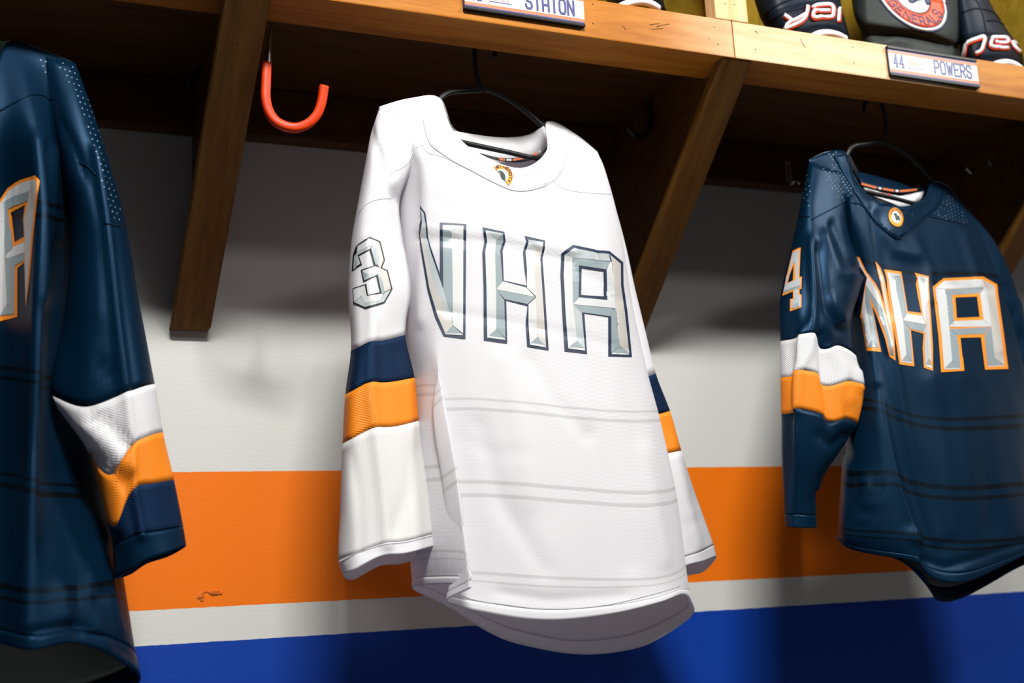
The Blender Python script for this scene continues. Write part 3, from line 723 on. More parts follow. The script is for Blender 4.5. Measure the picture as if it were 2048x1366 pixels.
# chest letters
c = lambda L: [(820+x/4.017, 400+y/4.017) for x, y in L]
navy = M['twill_navy']
facet_letter('letter', bW, wj, navy, [c([(78, 40), (125, 105), (142, 230), (146, 300), (165, 370), (240, 592), (240, 182), (452, 195), (445, 1118), (270, 1095), (200, 940), (140, 720), (102, 490), (72, 290), (79, 200), (90, 150)])],
 [(c([(92, 75), (116, 110), (131, 235), (112, 240), (100, 190), (99, 150)]), FD), (c([(100, 190), (112, 240), (112, 330), (165, 560), (210, 720), (345, 1008), (285, 1078), (222, 930), (158, 710), (118, 480), (86, 290)]), FC),
  (c([(112, 240), (131, 235), (136, 305), (165, 410), (268, 720), (345, 1008), (210, 720), (165, 560), (112, 330)]), FD), (c([(263, 205), (336, 262), (343, 1005), (268, 720)]), FB), (c([(345, 1008), (336, 262), (428, 212), (425, 1075)]), FA),
  (c([(263, 205), (428, 212), (336, 262)]), FD), (c([(345, 1010), (414, 1076), (290, 1073)]), FB), (c([(282, 1081), (290, 1073), (414, 1076), (425, 1088)]), FA)], 'navy bordered silver letter N')
facet_letter('letter', bW, wj, navy, [c([(582, 220), (757, 258), (767, 330), (743, 410), (752, 648), (938, 690), (918, 560), (905, 420), (935, 330), (918, 290), (1083, 328), (1082, 380), (1062, 470), (1085, 800), (1112, 1208), (940, 1180), (928, 1000), (942, 852), (772, 808), (780, 1155), (592, 1128), (590, 700), (580, 420), (598, 330)])],
 [(c([(606, 248), (690, 322), (682, 420), (690, 720), (690, 1040), (618, 1108), (612, 700), (602, 420), (618, 330)]), FA), (c([(745, 272), (690, 322), (682, 420), (688, 720), (742, 660), (722, 410), (748, 330)]), FB),
  (c([(606, 248), (745, 272), (690, 322)]), FD), (c([(690, 720), (690, 1038), (765, 1112), (755, 806)]), FB), (c([(690, 1040), (760, 1112), (630, 1094)]), FB), (c([(618, 1108), (630, 1094), (758, 1112), (765, 1126)]), FA),
  (c([(690, 720), (745, 655), (930, 705), (1000, 780)]), FA), (c([(690, 722), (1000, 782), (940, 838), (760, 800)]), FB), (c([(938, 318), (1004, 392), (990, 500), (1012, 780), (935, 705), (935, 560), (925, 420), (950, 335)]), FA),
  (c([(938, 318), (1066, 340), (1004, 392)]), FD), (c([(1066, 340), (1062, 385), (1042, 470), (1064, 800), (1088, 1188), (1020, 1100), (1006, 780), (990, 500), (1004, 392)]), FC),
  (c([(1008, 785), (1018, 1102), (960, 1160), (948, 1000), (948, 840)]), FA), (c([(1018, 1102), (1082, 1168), (970, 1152)]), FB), (c([(958, 1164), (970, 1152), (1080, 1168), (1090, 1186)]), FA)], 'navy bordered silver letter H')
facet_letter('letter', bW, wj, navy, [c([(1308, 362), (1500, 402), (1605, 412), (1714, 500), (1716, 680), (1748, 900), (1784, 1262), (1590, 1257), (1590, 940), (1398, 912), (1420, 1237), (1240, 1216), (1220, 900), (1206, 600), (1213, 428)]), c([(1376, 548), (1552, 576), (1558, 776), (1372, 764)])],
 [(c([(1315, 388), (1500, 426), (1598, 436), (1612, 496), (1300, 462), (1236, 440)]), FD), (c([(1236, 440), (1300, 462), (1304, 840), (1338, 1130), (1266, 1192), (1244, 900), (1230, 600)]), FA),
  (c([(1302, 464), (1604, 500), (1572, 560), (1352, 526)]), FB), (c([(1302, 464), (1352, 526), (1350, 782), (1304, 840)]), FB), (c([(1304, 840), (1352, 784), (1580, 806), (1652, 872)]), FA),
  (c([(1304, 842), (1652, 876), (1600, 936), (1392, 906), (1372, 906)]), FB), (c([(1304, 842), (1374, 906), (1402, 1212), (1338, 1130)]), FD), (c([(1338, 1130), (1398, 1190), (1278, 1184)]), FB), (c([(1266, 1194), (1278, 1184), (1396, 1192), (1402, 1212)]), FA),
  (c([(1604, 500), (1622, 494), (1652, 872), (1580, 806), (1574, 562)]), FA), (c([(1606, 438), (1694, 512), (1696, 690), (1726, 900), (1762, 1236), (1682, 1164), (1652, 872), (1624, 494)]), FC),
  (c([(1652, 876), (1682, 1164), (1612, 1234), (1610, 940), (1602, 936)]), FB), (c([(1682, 1164), (1752, 1230), (1625, 1224)]), FB), (c([(1612, 1240), (1625, 1226), (1752, 1232), (1762, 1242)]), FA)], 'navy bordered silver letter A')
c3 = lambda L: [(680+x/6.83, 460+y/6.83) for x, y in L]
facet_letter('sleeve_number', bWS, wj, M['black'], [c3([(215, 222), (400, 95), (548, 155), (612, 415), (568, 520), (648, 548), (712, 808), (606, 1000), (350, 1080), (188, 1006), (168, 800), (362, 738), (385, 888), (540, 852), (490, 630), (322, 715), (288, 545), (456, 490), (402, 278), (262, 352), (306, 476), (160, 562), (174, 345)])],
 [(c3([(235, 235), (400, 122), (436, 205), (225, 315)]), FA), (c3([(225, 318), (436, 208), (412, 260), (250, 345), (285, 465), (180, 540), (192, 360)]), FD), (c3([(400, 122), (530, 172), (508, 255), (436, 205)]), FA),
  (c3([(436, 205), (508, 255), (518, 400), (515, 480), (474, 480), (420, 262)]), FB), (c3([(530, 172), (588, 415), (545, 525), (515, 500), (520, 400), (508, 255)]), FC), (c3([(310, 560), (474, 500), (545, 528), (520, 600), (380, 610)]), FA),
  (c3([(310, 560), (380, 610), (335, 690)]), FB), (c3([(380, 612), (520, 602), (490, 620), (335, 694)]), FD), (c3([(520, 600), (545, 528), (630, 566), (690, 805), (600, 850), (575, 700)]), FC), (c3([(505, 610), (520, 600), (575, 700), (600, 870), (560, 860)]), FB),
  (c3([(190, 812), (345, 762), (300, 900), (205, 985)]), FA), (c3([(300, 900), (345, 762), (372, 905), (560, 872), (590, 870), (540, 965), (350, 1000)]), FA), (c3([(205, 990), (300, 905), (350, 1000), (345, 1056)]), FD),
  (c3([(350, 1002), (540, 965), (605, 860), (688, 815), (592, 982), (348, 1056)]), FD)], 'black bordered silver number 3')
# collar emblem: half visible ring
def ring_poly(ell, r0, r1, a0, a1, n=40):
    o = [ell(r1, a0+(a1-a0)*k/n) for k in range(n+1)]
    return o+[ell(r0, a0+(a1-a0)*k/n) for k in range(n, -1, -1)]
def arc_text(name, bvh, s, ell, rb, rt, a0, a1, th, m, parent, keys=None, lift=0.002, inward=False):
    keys = keys or list(s); n = len(keys); V = []; Fc = []
    for i, ch in enumerate(keys):
        if ch == ' ': continue
        A0 = a0+(a1-a0)*(i+0.14)/n; A1 = a0+(a1-a0)*(i+0.86)/n
        for st in GL[ch]:
            v, f = ribbon(st, th, 2); o = len(V)
            for p in v: V.append(ell(rb+(rt-rb)*p[1], A0+(A1-A0)*p[0]))
            Fc += [tuple(k+o for k in q) for q in f]
    P = cast(bvh, V, lift)
    ok = [i for i, p in enumerate(P) if p is not None]; ix = {i: k for k, i in enumerate(ok)}
    fs = [tuple(ix[i] for i in q) for q in Fc if all(i in ix for i in q)]
    return link(name, mesh_py(name, [P[i] for i in ok], fs), m, parent)
def ellA(cx, cy, ax, ay, bx, by):          # angle 0 = right, 90 = up
    return lambda r, a: (cx+r*(math.cos(a)*ax+math.sin(a)*bx), cy+r*(math.cos(a)*ay+math.sin(a)*by))
ew = ellA(960+545/12.8, 300+675/12.8, 22.0, 1.5, 0.0, -22.5)
a_hi, a_lo = math.radians(132), math.radians(-52)
pw = patch('collar_emblem', bWC, [([ring_poly(ew, 0.60, 1.0, a_lo, a_hi)], 0), ([ring_poly(ew, 0.02, 0.60, a_lo, a_hi)], 1)], [M['patch_orange'], M['emb_white']], wj, 0.0016, 0, 4, 0.0006)
pw['label'] = 'orange ring emblem cut by the collar edge'
arc_text('emblem_lettering', bWC, 'RTHEAST*', ew, 0.68, 0.92, a_hi-0.05, a_lo+0.15, 0.20, M['emb_navy'], pw, lift=0.0026)
o = patch('emblem_figure', bWC, [([[(960+x/12.8, 300+y/12.8) for x, y in ((455, 565), (500, 550), (580, 590), (630, 670), (640, 760), (610, 800), (640, 800), (600, 760), (575, 765), (520, 680), (500, 610))]], 0)], [M['patch_dark']], pw, 0.0024, 0, 4, 0.0003)
# back neck tape and label inside the collar
def strip(name, top, bot, Yt, Yb, m, parent, n=8, lift=0.0):
    a = cr_open(np.array(top, float), n); b = cr_open(np.array(bot, float), n); V = []
    for i in range(len(a)):
        t = i/(len(a)-1); V.append(at(a[i][0], a[i][1], Yt(t)-lift)); V.append(at(b[i][0], b[i][1], Yb(t)-lift))
    f = [(2*i, 2*i+1, 2*i+3, 2*i+2) for i in range(len(a)-1)]
    o = link(name, mesh_py(name, V, f, True), m, parent); solid(o, 0.0008, 1.0); return o
strip('inner_collar', [(905, 262), (940, 268), (1000, 275), (1050, 272), (1088, 252)], [(945, 305), (985, 322), (1035, 332), (1075, 315), (1100, 285)], lambda t: 1.745-0.04*abs(2*t-1)**3, lambda t: 1.742-0.035*abs(2*t-1)**3, M['j_white_y'], wj)
strip('neck_tape', [(960, 307), (1000, 316), (1040, 315), (1070, 307), (1088, 294), (1096, 280)], [(965, 312), (1000, 322), (1030, 325), (1060, 321), (1085, 308), (1098, 292)], lambda t: 1.738-0.02*abs(2*t-1)**3, lambda t: 1.737-0.02*abs(2*t-1)**3, M['tape'], wj)
tape = [x for x in wj.children if x.name.startswith('neck_tape')][0]
for (x0, y0, x1, y1, mm) in ((996, 317.5, 1010, 320, 'tapeorange'), (1013, 319.5, 1023, 320, 'tapewhite'), (1026, 319.5, 1047, 315.5, 'tapeorange'), (1064, 309.5, 1076, 306, 'tapeorange'), (1078, 303, 1083, 300, 'tapewhite'), (1085, 298, 1091, 292, 'tapeorange')):
    nb = max(3, int((x1-x0)/3)); V = []; Fc = []
    for k in range(nb):
        xa = x0+(x1-x0)*(k+0.15)/nb; xb = x0+(x1-x0)*(k+0.85)/nb; ya = y0+(y1-y0)*k/nb; o = len(V)
        V += [at(xa, ya-2.0, 1.732), at(xb, ya-2.0, 1.732), at(xb, ya+2.2, 1.732), at(xa, ya+2.2, 1.732)]; Fc.append((o, o+1, o+2, o+3))
    link('tape_lettering', mesh_py('tape_lettering', V, Fc), M[mm], tape)

# ---------------------------------------------------------------- hanger for the white jersey
def hanger(name, hook, arms, bar, m, label, r=0.0042):
    root = empty(name, tuple(hook[0]), label, 'hanger')
    tube_obj('hook', [cr_open(np.array(hook), 6)], r*0.9, m, root, 10)
    tube_obj('arm', [cr_open(np.array(arms[0]), 6)], r*1.15, m, root, 10)
    tube_obj('arm', [cr_open(np.array(arms[1]), 6)], r*1.15, m, root, 10)
    tube_obj('bar', [cr_open(np.array(bar), 6)], r, m, root, 10)
    return root
H1 = lambda L: [at(x, y, Y) for x, y, Y in L]
hanger('clothes_hanger', H1([(989, 116, 1.700), (990, 92, 1.700), (978, 74, 1.700), (958, 76, 1.700), (950, 98, 1.700), (952, 140, 1.700), (957, 164, 1.700), (966, 177, 1.700)]),
       [H1([(968, 180, 1.700), (930, 182, 1.694), (900, 185, 1.689), (884, 194, 1.686), (868, 214, 1.684), (820, 235, 1.680), (790, 255, 1.678)]), H1([(962, 176, 1.700), (985, 183, 1.702), (1020, 200, 1.706), (1055, 226, 1.712), (1078, 246, 1.716), (1105, 270, 1.721), (1150, 300, 1.728)])],
       H1([(790, 255, 1.678), (860, 270, 1.684), (930, 286, 1.692), (1010, 303, 1.703), (1085, 317, 1.714), (1150, 300, 1.728)]), M['black'], 'black plastic clothes hanger holding the white jersey')

# ---------------------------------------------------------------- right navy jersey
Rr = [
 [(1618, 320, 1.685), (1650, 305, 1.685), (1691, 304, 1.69), (1708, 349, 1.68), (1740, 392, 1.665), (1795, 412, 1.66), (1846, 398, 1.70), (1866, 364, 1.755), (1893, 371, 1.77), (1918, 398, 1.785),
  (1893, 370, 1.775), (1864, 363, 1.76), (1778, 361, 1.795), (1692, 304, 1.695), (1650, 304, 1.688)],
 [(1650, 445, 1.71), (1688, 425, 1.672), (1703, 412, 1.655), (1722, 422, 1.65), (1748, 440, 1.645), (1795, 462, 1.645), (1850, 452, 1.68), (1895, 442, 1.715), (1930, 450, 1.745), (1958, 462, 1.79),
  (1940, 455, 1.82), (1880, 430, 1.83), (1800, 420, 1.82), (1730, 410, 1.80), (1670, 430, 1.75)],
 [(1692, 560, 1.71), (1710, 545, 1.675), (1732, 540, 1.652), (1755, 545, 1.642), (1778, 550, 1.640), (1830, 560, 1.645), (1885, 562, 1.66), (1930, 562, 1.69), (1970, 563, 1.72), (2000, 567, 1.78),
  (1972, 560, 1.82), (1890, 550, 1.84), (1810, 545, 1.83), (1740, 545, 1.80), (1700, 555, 1.76)],
 [(1705, 650, 1.71), (1722, 650, 1.672), (1746, 652, 1.645), (1766, 660, 1.634), (1790, 664, 1.630), (1840, 660, 1.628), (1900, 655, 1.642), (1950, 650, 1.672), (1998, 650, 1.712), (2023, 650, 1.77),
  (1985, 650, 1.82), (1910, 645, 1.84), (1830, 650, 1.83), (1755, 650, 1.80), (1712, 650, 1.76)],
 [(1705, 735, 1.71), (1722, 737, 1.672), (1752, 742, 1.638), (1778, 756, 1.628), (1805, 764, 1.624), (1860, 760, 1.620), (1920, 750, 1.633), (1975, 745, 1.663), (2022, 745, 1.705), (2048, 745, 1.77),
  (2005, 745, 1.82), (1930, 745, 1.84), (1850, 745, 1.83), (1765, 740, 1.80), (1714, 735, 1.76)],
 [(1697, 810, 1.715), (1712, 808, 1.672), (1755, 812, 1.630), (1780, 824, 1.626), (1815, 838, 1.622), (1880, 848, 1.618), (1945, 848, 1.632), (2005, 845, 1.663), (2053, 842, 1.705), (2080, 840, 1.77),
  (2040, 840, 1.82), (1960, 840, 1.84), (1870, 835, 1.83), (1780, 820, 1.80), (1710, 810, 1.76)],
 [(1683, 952, 1.72), (1695, 962, 1.675), (1796, 962, 1.610), (1808, 972, 1.619), (1835, 982, 1.620), (1905, 990, 1.612), (1975, 988, 1.628), (2040, 982, 1.660), (2085, 978, 1.71), (2110, 975, 1.77),
  (2070, 980, 1.82), (1980, 985, 1.84), (1880, 985, 1.82), (1785, 970, 1.80), (1700, 955, 1.76)],
 [(1676, 1050, 1.72), (1690, 1066, 1.678), (1830, 1078, 1.602), (1840, 1084, 1.613), (1856, 1088, 1.618), (1920, 1094, 1.608), (1995, 1090, 1.625), (2065, 1080, 1.66), (2110, 1066, 1.71), (2135, 1055, 1.77),
  (2095, 1070, 1.82), (2000, 1090, 1.83), (1910, 1110, 1.80), (1825, 1095, 1.77), (1700, 1055, 1.75)],
 [(1673, 1076, 1.72), (1702, 1098, 1.682), (1838, 1126, 1.602), (1846, 1138, 1.612), (1870, 1158, 1.612), (1915, 1166, 1.604), (1985, 1142, 1.625), (2060, 1104, 1.66), (2110, 1085, 1.71), (2140, 1075, 1.77),
  (2120, 1095, 1.80), (2040, 1133, 1.80), (1928, 1194, 1.755), (1872, 1198, 1.735), (1842, 1146, 1.722)],
]
nj = empty('hockey_jersey', tuple(at(1760, 280, 1.70)), 'navy hockey jersey with orange bordered NHA letters, hanging in the right bay', 'jersey')
G = loft_grid(body_rows(neck(Rr, (1838, 376, 1.795), (1716, 344, 1.745))), 9, NT)
cre = [([(1735, 640), (1752, 760), (1775, 860), (1800, 960), (1835, 1080)], 0.0060, 9), ([(1775, 650), (1800, 800), (1830, 950), (1870, 1080)], 0.0045, 12), ([(1755, 780), (1790, 930), (1820, 1050)], -0.0050, 10),
       ([(1703, 400), (1704, 470), (1710, 530)], 0.004, 7), ([(1745, 420), (1752, 480), (1760, 540)], -0.0045, 10), ([(1775, 470), (1790, 500), (1830, 510)], 0.004, 12), ([(1830, 480), (1860, 540), (1862, 600)], 0.003, 9),
       ([(1750, 560), (1762, 640), (1775, 700)], 0.003, 8), ([(1690, 900), (1710, 940), (1700, 980)], -0.005, 12), ([(1750, 975), (1725, 1030), (1705, 1065)], -0.004, 5), ([(1700, 930), (1720, 960), (1740, 1000)], 0.004, 12),
       ([(1860, 760), (1880, 880), (1900, 1060)], 0.003, 18), ([(1950, 780), (1975, 900), (1990, 1050)], -0.003, 18), ([(1850, 1120), (1890, 1135), (1960, 1115), (2048, 1085)], -0.0035, 8),
       ([(1870, 560), (1930, 575), (1980, 580)], -0.002, 8), ([(1930, 470), (1960, 560), (2000, 700)], 0.003, 10)]
G = displace(G, cre, 0.0028, 9, 21.0)
Hn = G.shape[0]; nrm = outward(G, grid_normals(G))
for i in range(Hn-hemw, Hn): G[i] += nrm[i]*(0.0014 if i > Hn-hemw else 0.0004)
me = grid_mesh('body', G[:Hn-hemw+1], 0, NT); solid(link('body', me, [M['j_navy'], M['lining']], nj), 0.0006, -1, 1)
me = grid_mesh('hem_band', G[Hn-hemw:], 8-hemw/NT, NT, 0.8); solid(link('hem_band', me, M['j_navy_s'], nj), 0.0026)
bR = bvh_of(G)
RSL = [
 ([(1618, 322), (1628, 326), (1640, 331), (1655, 336), (1670, 340), (1685, 344), (1700, 348)], 1.692, 0.018, 0),
 ([(1604, 395), (1613, 400), (1624, 404), (1650, 412), (1670, 410), (1690, 402), (1704, 400)], 1.694, 0.038, 0),
 ([(1588, 475), (1605, 475), (1622, 473), (1646, 478), (1670, 478), (1692, 475), (1708, 478)], 1.692, 0.052, 0),
 ([(1568, 560), (1600, 558), (1627, 555), (1650, 562), (1678, 565), (1708, 562), (1731, 553)], 1.684, 0.062, 0),
 ([(1560, 625), (1597, 620), (1629, 620), (1648, 632), (1670, 638), (1692, 634), (1706, 632)], 1.678, 0.062, 0),
 ([(1563, 683), (1593, 676), (1599, 669), (1636, 672), (1646, 697), (1677, 691), (1714, 712)], 1.674, 0.060, 3),
 ([(1563, 756), (1589, 750), (1595, 742), (1642, 749), (1653, 770), (1698, 762), (1730, 774)], 1.672, 0.060, 4),
 ([(1564, 829), (1585, 825), (1590, 818), (1648, 829), (1665, 842), (1694, 837), (1714, 848)], 1.670, 0.058, 4),
 ([(1564, 905), (1583, 902), (1590, 900), (1630, 910), (1648, 912), (1662, 908), (1676, 900)], 1.668, 0.052, 4),
 ([(1567, 980), (1582, 980), (1592, 980), (1608, 982), (1618, 982), (1627, 980), (1633, 976)], 1.668, 0.040, 3),
 ([(1569, 1030), (1582, 1030), (1592, 1029), (1605, 1030), (1615, 1031), (1624, 1031), (1632, 1031)], 1.668, 0.034, 2),
 ([(1571, 1053), (1583, 1054), (1592, 1055), (1605, 1056), (1615, 1056), (1624, 1056), (1632, 1056)], 1.668, 0.034, 0),
]
GS = loft_grid(sleeve_rows(RSL), 6, 8)
cs = [([(1622, 480), (1628, 600), (1618, 700), (1596, 742), (1590, 820)], 0.007, 8), ([(1637, 500), (1655, 620), (1680, 660)], -0.007, 9), ([(1650, 470), (1680, 545), (1730, 556)], 0.005, 9), ([(1665, 450), (1695, 520), (1720, 545)], -0.006, 8),
      ([(1640, 670), (1648, 760), (1660, 840)], -0.006, 8), ([(1640, 870), (1665, 890), (1690, 870)], -0.006, 8), ([(1660, 700), (1690, 740), (1700, 800)], 0.004, 9), ([(1697, 760), (1694, 800), (1696, 835)], -0.005, 5),
      ([(1685, 640), (1665, 600)], 0.004, 9), ([(1690, 880), (1660, 935), (1632, 975)], 0.004, 5), ([(1583, 690), (1586, 830)], -0.004, 4), ([(1720, 745), (1722, 775)], 0.004, 6), ([(1620, 1000), (1625, 1050)], -0.002, 4)]
GS = displace(GS, cs, 0.0026, 12, 31)
sleeve_parts(GS, 8, [('sleeve', 0, 5, M['j_navy_s'], None), ('white_band', 5, 6, M['j_whiteband'], 'white sleeve band'), ('orange_band', 6, 7, M['j_orange'], 'orange sleeve band'), ('lower_sleeve', 7, 10, M['j_navy_s'], None), ('cuff', 10, 11, M['j_navy_s'], None)], nj)
bRS = bvh_of(GS)
RSR = [
 ([(1880, 400), (1890, 400), (1900, 400), (1910, 400), (1920, 402)], 1.79, 0.012, 0),
 ([(1925, 490), (1940, 485), (1955, 480), (1970, 478), (1984, 478)], 1.80, 0.025, 0),
 ([(1960, 600), (1975, 592), (1990, 582), (2008, 570), (2026, 562)], 1.805, 0.035, 0),
 ([(1990, 720), (2005, 715), (2025, 708), (2045, 700), (2066, 690)], 1.81, 0.035, 0),
 ([(2010, 800), (2030, 796), (2050, 790), (2072, 782), (2092, 774)], 1.812, 0.035, 3),
 ([(2025, 870), (2045, 866), (2066, 860), (2090, 852), (2112, 845)], 1.815, 0.035, 3),
 ([(2040, 940), (2060, 936), (2082, 930), (2108, 922), (2132, 915)], 1.815, 0.035, 3),
 ([(2060, 1060), (2082, 1056), (2104, 1050), (2130, 1042), (2156, 1035)], 1.818, 0.035, 5),
 ([(2070, 1130), (2092, 1126), (2114, 1120), (2142, 1112), (2168, 1105)], 1.82, 0.035, 12),
]
GR = loft_grid(sleeve_rows(RSR), 6, 8)
GR = displace(GR, [([(1985, 590), (2010, 600), (2035, 605)], 0.006, 9), ([(1975, 560), (2000, 580), (2030, 590)], -0.005, 9), ([(2036, 645), (2042, 648)], 0.006, 7), ([(2015, 620), (2030, 660), (2045, 690)], -0.005, 9)], 0.003, 12, 5)
sleeve_parts(GR, 8, [('sleeve', 0, 4, M['j_navy_s'], None), ('white_band', 4, 5, M['j_whiteband'], 'white sleeve band'), ('orange_band', 5, 6, M['j_orange'], 'orange sleeve band'), ('lower_sleeve', 6, 8, M['j_navy_s'], None)], nj)
# letters
c = lambda L: [(1700+x/4.879, 490+y/4.879) for x, y in L]
og = M['twill_orange']
facet_letter('letter', bR, nj, og, [c([(45, 105), (95, 122), (160, 260), (245, 370), (285, 450), (330, 580), (290, 350), (265, 260), (243, 160), (292, 215), (330, 320), (370, 520), (420, 770), (442, 1128), (385, 1090), (345, 920), (262, 690), (215, 590), (305, 1045), (160, 1030), (105, 700), (118, 600), (150, 400), (165, 320), (110, 230), (70, 180)])],
 [(c([(52, 120), (85, 135), (150, 265), (232, 385), (275, 470), (345, 700), (420, 980), (405, 1000), (310, 620), (190, 440), (158, 395), (172, 320), (115, 225), (75, 175)]), FA),
  (c([(158, 400), (190, 445), (310, 620), (405, 1000), (395, 1065), (360, 900), (270, 660), (192, 500), (170, 640), (152, 560)]), FB),
  (c([(152, 560), (170, 640), (212, 930), (175, 1000), (122, 720), (128, 600), (148, 440)]), FA), (c([(170, 640), (192, 505), (215, 600), (282, 1000), (212, 930)]), FB), (c([(212, 932), (278, 1003), (175, 1000)]), FB),
  (c([(250, 195), (278, 235), (316, 330), (352, 530), (400, 790), (430, 1060), (400, 900), (345, 640), (300, 370), (275, 262)]), FC), (c([(405, 1005), (428, 1082), (392, 1070)]), FE)], 'orange bordered silver letter N')
facet_letter('letter', bR, nj, og, [c([(332, 240), (496, 262), (510, 340), (560, 648), (692, 665), (655, 480), (640, 380), (652, 330), (628, 272), (764, 308), (768, 420), (782, 620), (806, 1000), (806, 1228), (718, 1198), (705, 1000), (715, 868), (590, 830), (625, 1185), (478, 1165), (430, 850), (365, 450), (355, 330)])],
 [(c([(358, 268), (440, 352), (445, 440), (512, 740), (545, 1072), (492, 1142), (450, 850), (388, 450), (372, 340)]), FA), (c([(480, 290), (440, 352), (445, 440), (510, 735), (552, 672), (500, 350)]), FB), (c([(358, 268), (482, 286), (440, 352)]), FD),
  (c([(400, 312), (478, 300), (440, 350)]), FE), (c([(512, 740), (545, 1072), (605, 1142), (580, 830)]), FB), (c([(545, 1074), (600, 1142), (506, 1132)]), FB), (c([(494, 1146), (506, 1134), (600, 1144), (606, 1156)]), FA),
  (c([(512, 738), (552, 672), (700, 695), (735, 780)]), FA), (c([(514, 742), (735, 784), (705, 850), (584, 820)]), FB), (c([(656, 300), (712, 382), (722, 520), (738, 780), (705, 690), (680, 480), (662, 380)]), FA), (c([(656, 300), (752, 326), (712, 382)]), FD), (c([(675, 328), (745, 340), (712, 382)]), FE),
  (c([(752, 326), (752, 420), (765, 620), (788, 1000), (790, 1150), (760, 1110), (740, 780), (722, 520), (712, 382)]), FC), (c([(738, 785), (760, 1110), (730, 1178), (722, 1000), (728, 862), (710, 850)]), FD), (c([(760, 1112), (786, 1172), (735, 1168)]), FB), (c([(730, 1180), (735, 1170), (788, 1175), (792, 1205)]), FA)], 'orange bordered silver letter H')
facet_letter('letter', bR, nj, og, [c([(910, 325), (1300, 308), (1436, 385), (1445, 480), (1500, 860), (1545, 1208), (1318, 1216), (1278, 900), (1078, 905), (1112, 1228), (885, 1242), (860, 900), (803, 412)]), c([(1028, 512), (1240, 502), (1265, 702), (1042, 712)])],
 [(c([(920, 350), (1292, 335), (1328, 412), (928, 430), (832, 422)]), FA), (c([(832, 424), (928, 432), (962, 800), (990, 1130), (912, 1212), (888, 900)]), FA), (c([(928, 434), (1308, 414), (1272, 470), (995, 488)]), FB), (c([(928, 436), (996, 490), (1018, 738), (962, 800)]), FB),
  (c([(962, 800), (1018, 742), (1300, 730), (1378, 795)]), FA), (c([(964, 820), (1376, 800), (1310, 868), (1048, 876)]), FB), (c([(964, 822), (1046, 878), (1074, 1205), (990, 1130)]), FB), (c([(990, 1132), (1068, 1200), (920, 1206)]), FB), (c([(912, 1216), (922, 1206), (1068, 1202), (1078, 1212)]), FA),
  (c([(1310, 414), (1336, 410), (1380, 795), (1302, 728), (1270, 480)]), FA), (c([(1296, 337), (1412, 400), (1420, 480), (1474, 860), (1508, 1170), (1414, 1104), (1378, 795), (1336, 412)]), FC),
  (c([(1378, 800), (1414, 1104), (1342, 1180), (1312, 880)]), FB), (c([(1414, 1106), (1500, 1168), (1350, 1176)]), FB), (c([(1340, 1188), (1350, 1178), (1500, 1172), (1512, 1180)]), FA)], 'orange bordered silver letter A')
c4 = lambda L: [(1548+x/6.832, 470+y/6.832) for x, y in L]
facet_letter('sleeve_number', bRS, nj, og, [c4([(255, 215), (368, 172), (350, 570), (382, 575), (375, 738), (350, 745), (352, 812), (378, 820), (375, 990), (222, 1045), (222, 880), (262, 870), (262, 772), (120, 832), (150, 700), (185, 500)]), c4([(272, 410), (262, 622), (192, 660), (215, 560)])],
 [(c4([(265, 240), (352, 200), (338, 580), (300, 640), (290, 380), (270, 380), (180, 660), (150, 720), (200, 500)]), FD), (c4([(150, 722), (180, 668), (280, 630), (365, 590), (362, 690), (140, 770)]), FD), (c4([(138, 775), (362, 695), (355, 722), (320, 745), (275, 750), (135, 800)]), FB), (c4([(278, 752), (335, 740), (335, 822), (362, 835), (360, 975), (240, 1015), (240, 895), (280, 880)]), FD), (c4([(240, 1018), (270, 950), (330, 920), (360, 978)]), FB)], 'orange bordered silver number 4')
col_out = [(1668, 312), (1678, 330), (1690, 352), (1704, 376), (1722, 404), (1738, 428), (1760, 452), (1796, 478), (1815, 466), (1840, 445), (1870, 420), (1884, 398), (1888, 378)]
col_in = [(1868, 368), (1866, 380), (1848, 397), (1822, 413), (1796, 411), (1760, 408), (1738, 389), (1722, 368), (1708, 346), (1697, 322), (1693, 308)]
o = patch('collar', bR, [([col_out+col_in], 0)], [M['j_navy_s']], nj, 0.0012, 0, 8, 0.0012)
bRC = BVHTree.FromPolygons([tuple(v.co) for v in o.data.vertices], [tuple(p.vertices) for p in o.data.polygons])
nv = M['j_navy_s']
seam('collar_seam', bR, [col_out, col_in[::-1][:6], [(1818, 414), (1824, 430), (1820, 450), (1812, 466)]], nj, nv, 0.0014, 0.0014)
seam('yoke_seam', bR, [[(1703, 406), (1718, 408), (1732, 418)], [(1855, 432), (1890, 440), (1920, 446), (1940, 452)]], nj, nv, 0.0012, 0.0006)
seam('sleeve_seam', bRS, [[(1622, 440), (1650, 425), (1675, 412), (1700, 398)], [(1600, 433), (1620, 433)]], nj, nv, 0.0012, 0.0006)
er = ellA(1740+785/15.175, 380+838/15.175, 15.4, 2.0, -0.8, -19.2)
pr = patch('collar_emblem', bRC, [([ring_poly(er, 0.62, 1.0, 0, 2*math.pi-0.001)], 0), ([[er(0.62, 2*math.pi*k/40) for k in range(40)]], 1)], [M['patch_orange'], M['emb_white']], nj, 0.0016, 0, 4, 0.0006)
pr['label'] = 'round orange ring emblem'
arc_text('emblem_lettering', bRC, 'NORTHEAST', er, 0.70, 0.92, math.radians(165), math.radians(15), 0.20, plain('patch_brown', (0.20, 0.06, 0.01), 0.6), pr, lift=0.0026)
patch('emblem_figure', bRC, [([[(1740+x/15.175, 380+y/15.175) for x, y in ((680, 745), (720, 715), (780, 712), (840, 770), (870, 850), (880, 955), (850, 930), (830, 905), (790, 945), (750, 900), (735, 800))]], 0)], [M['patch_dark']], pr, 0.0024, 0, 4, 0.0003)
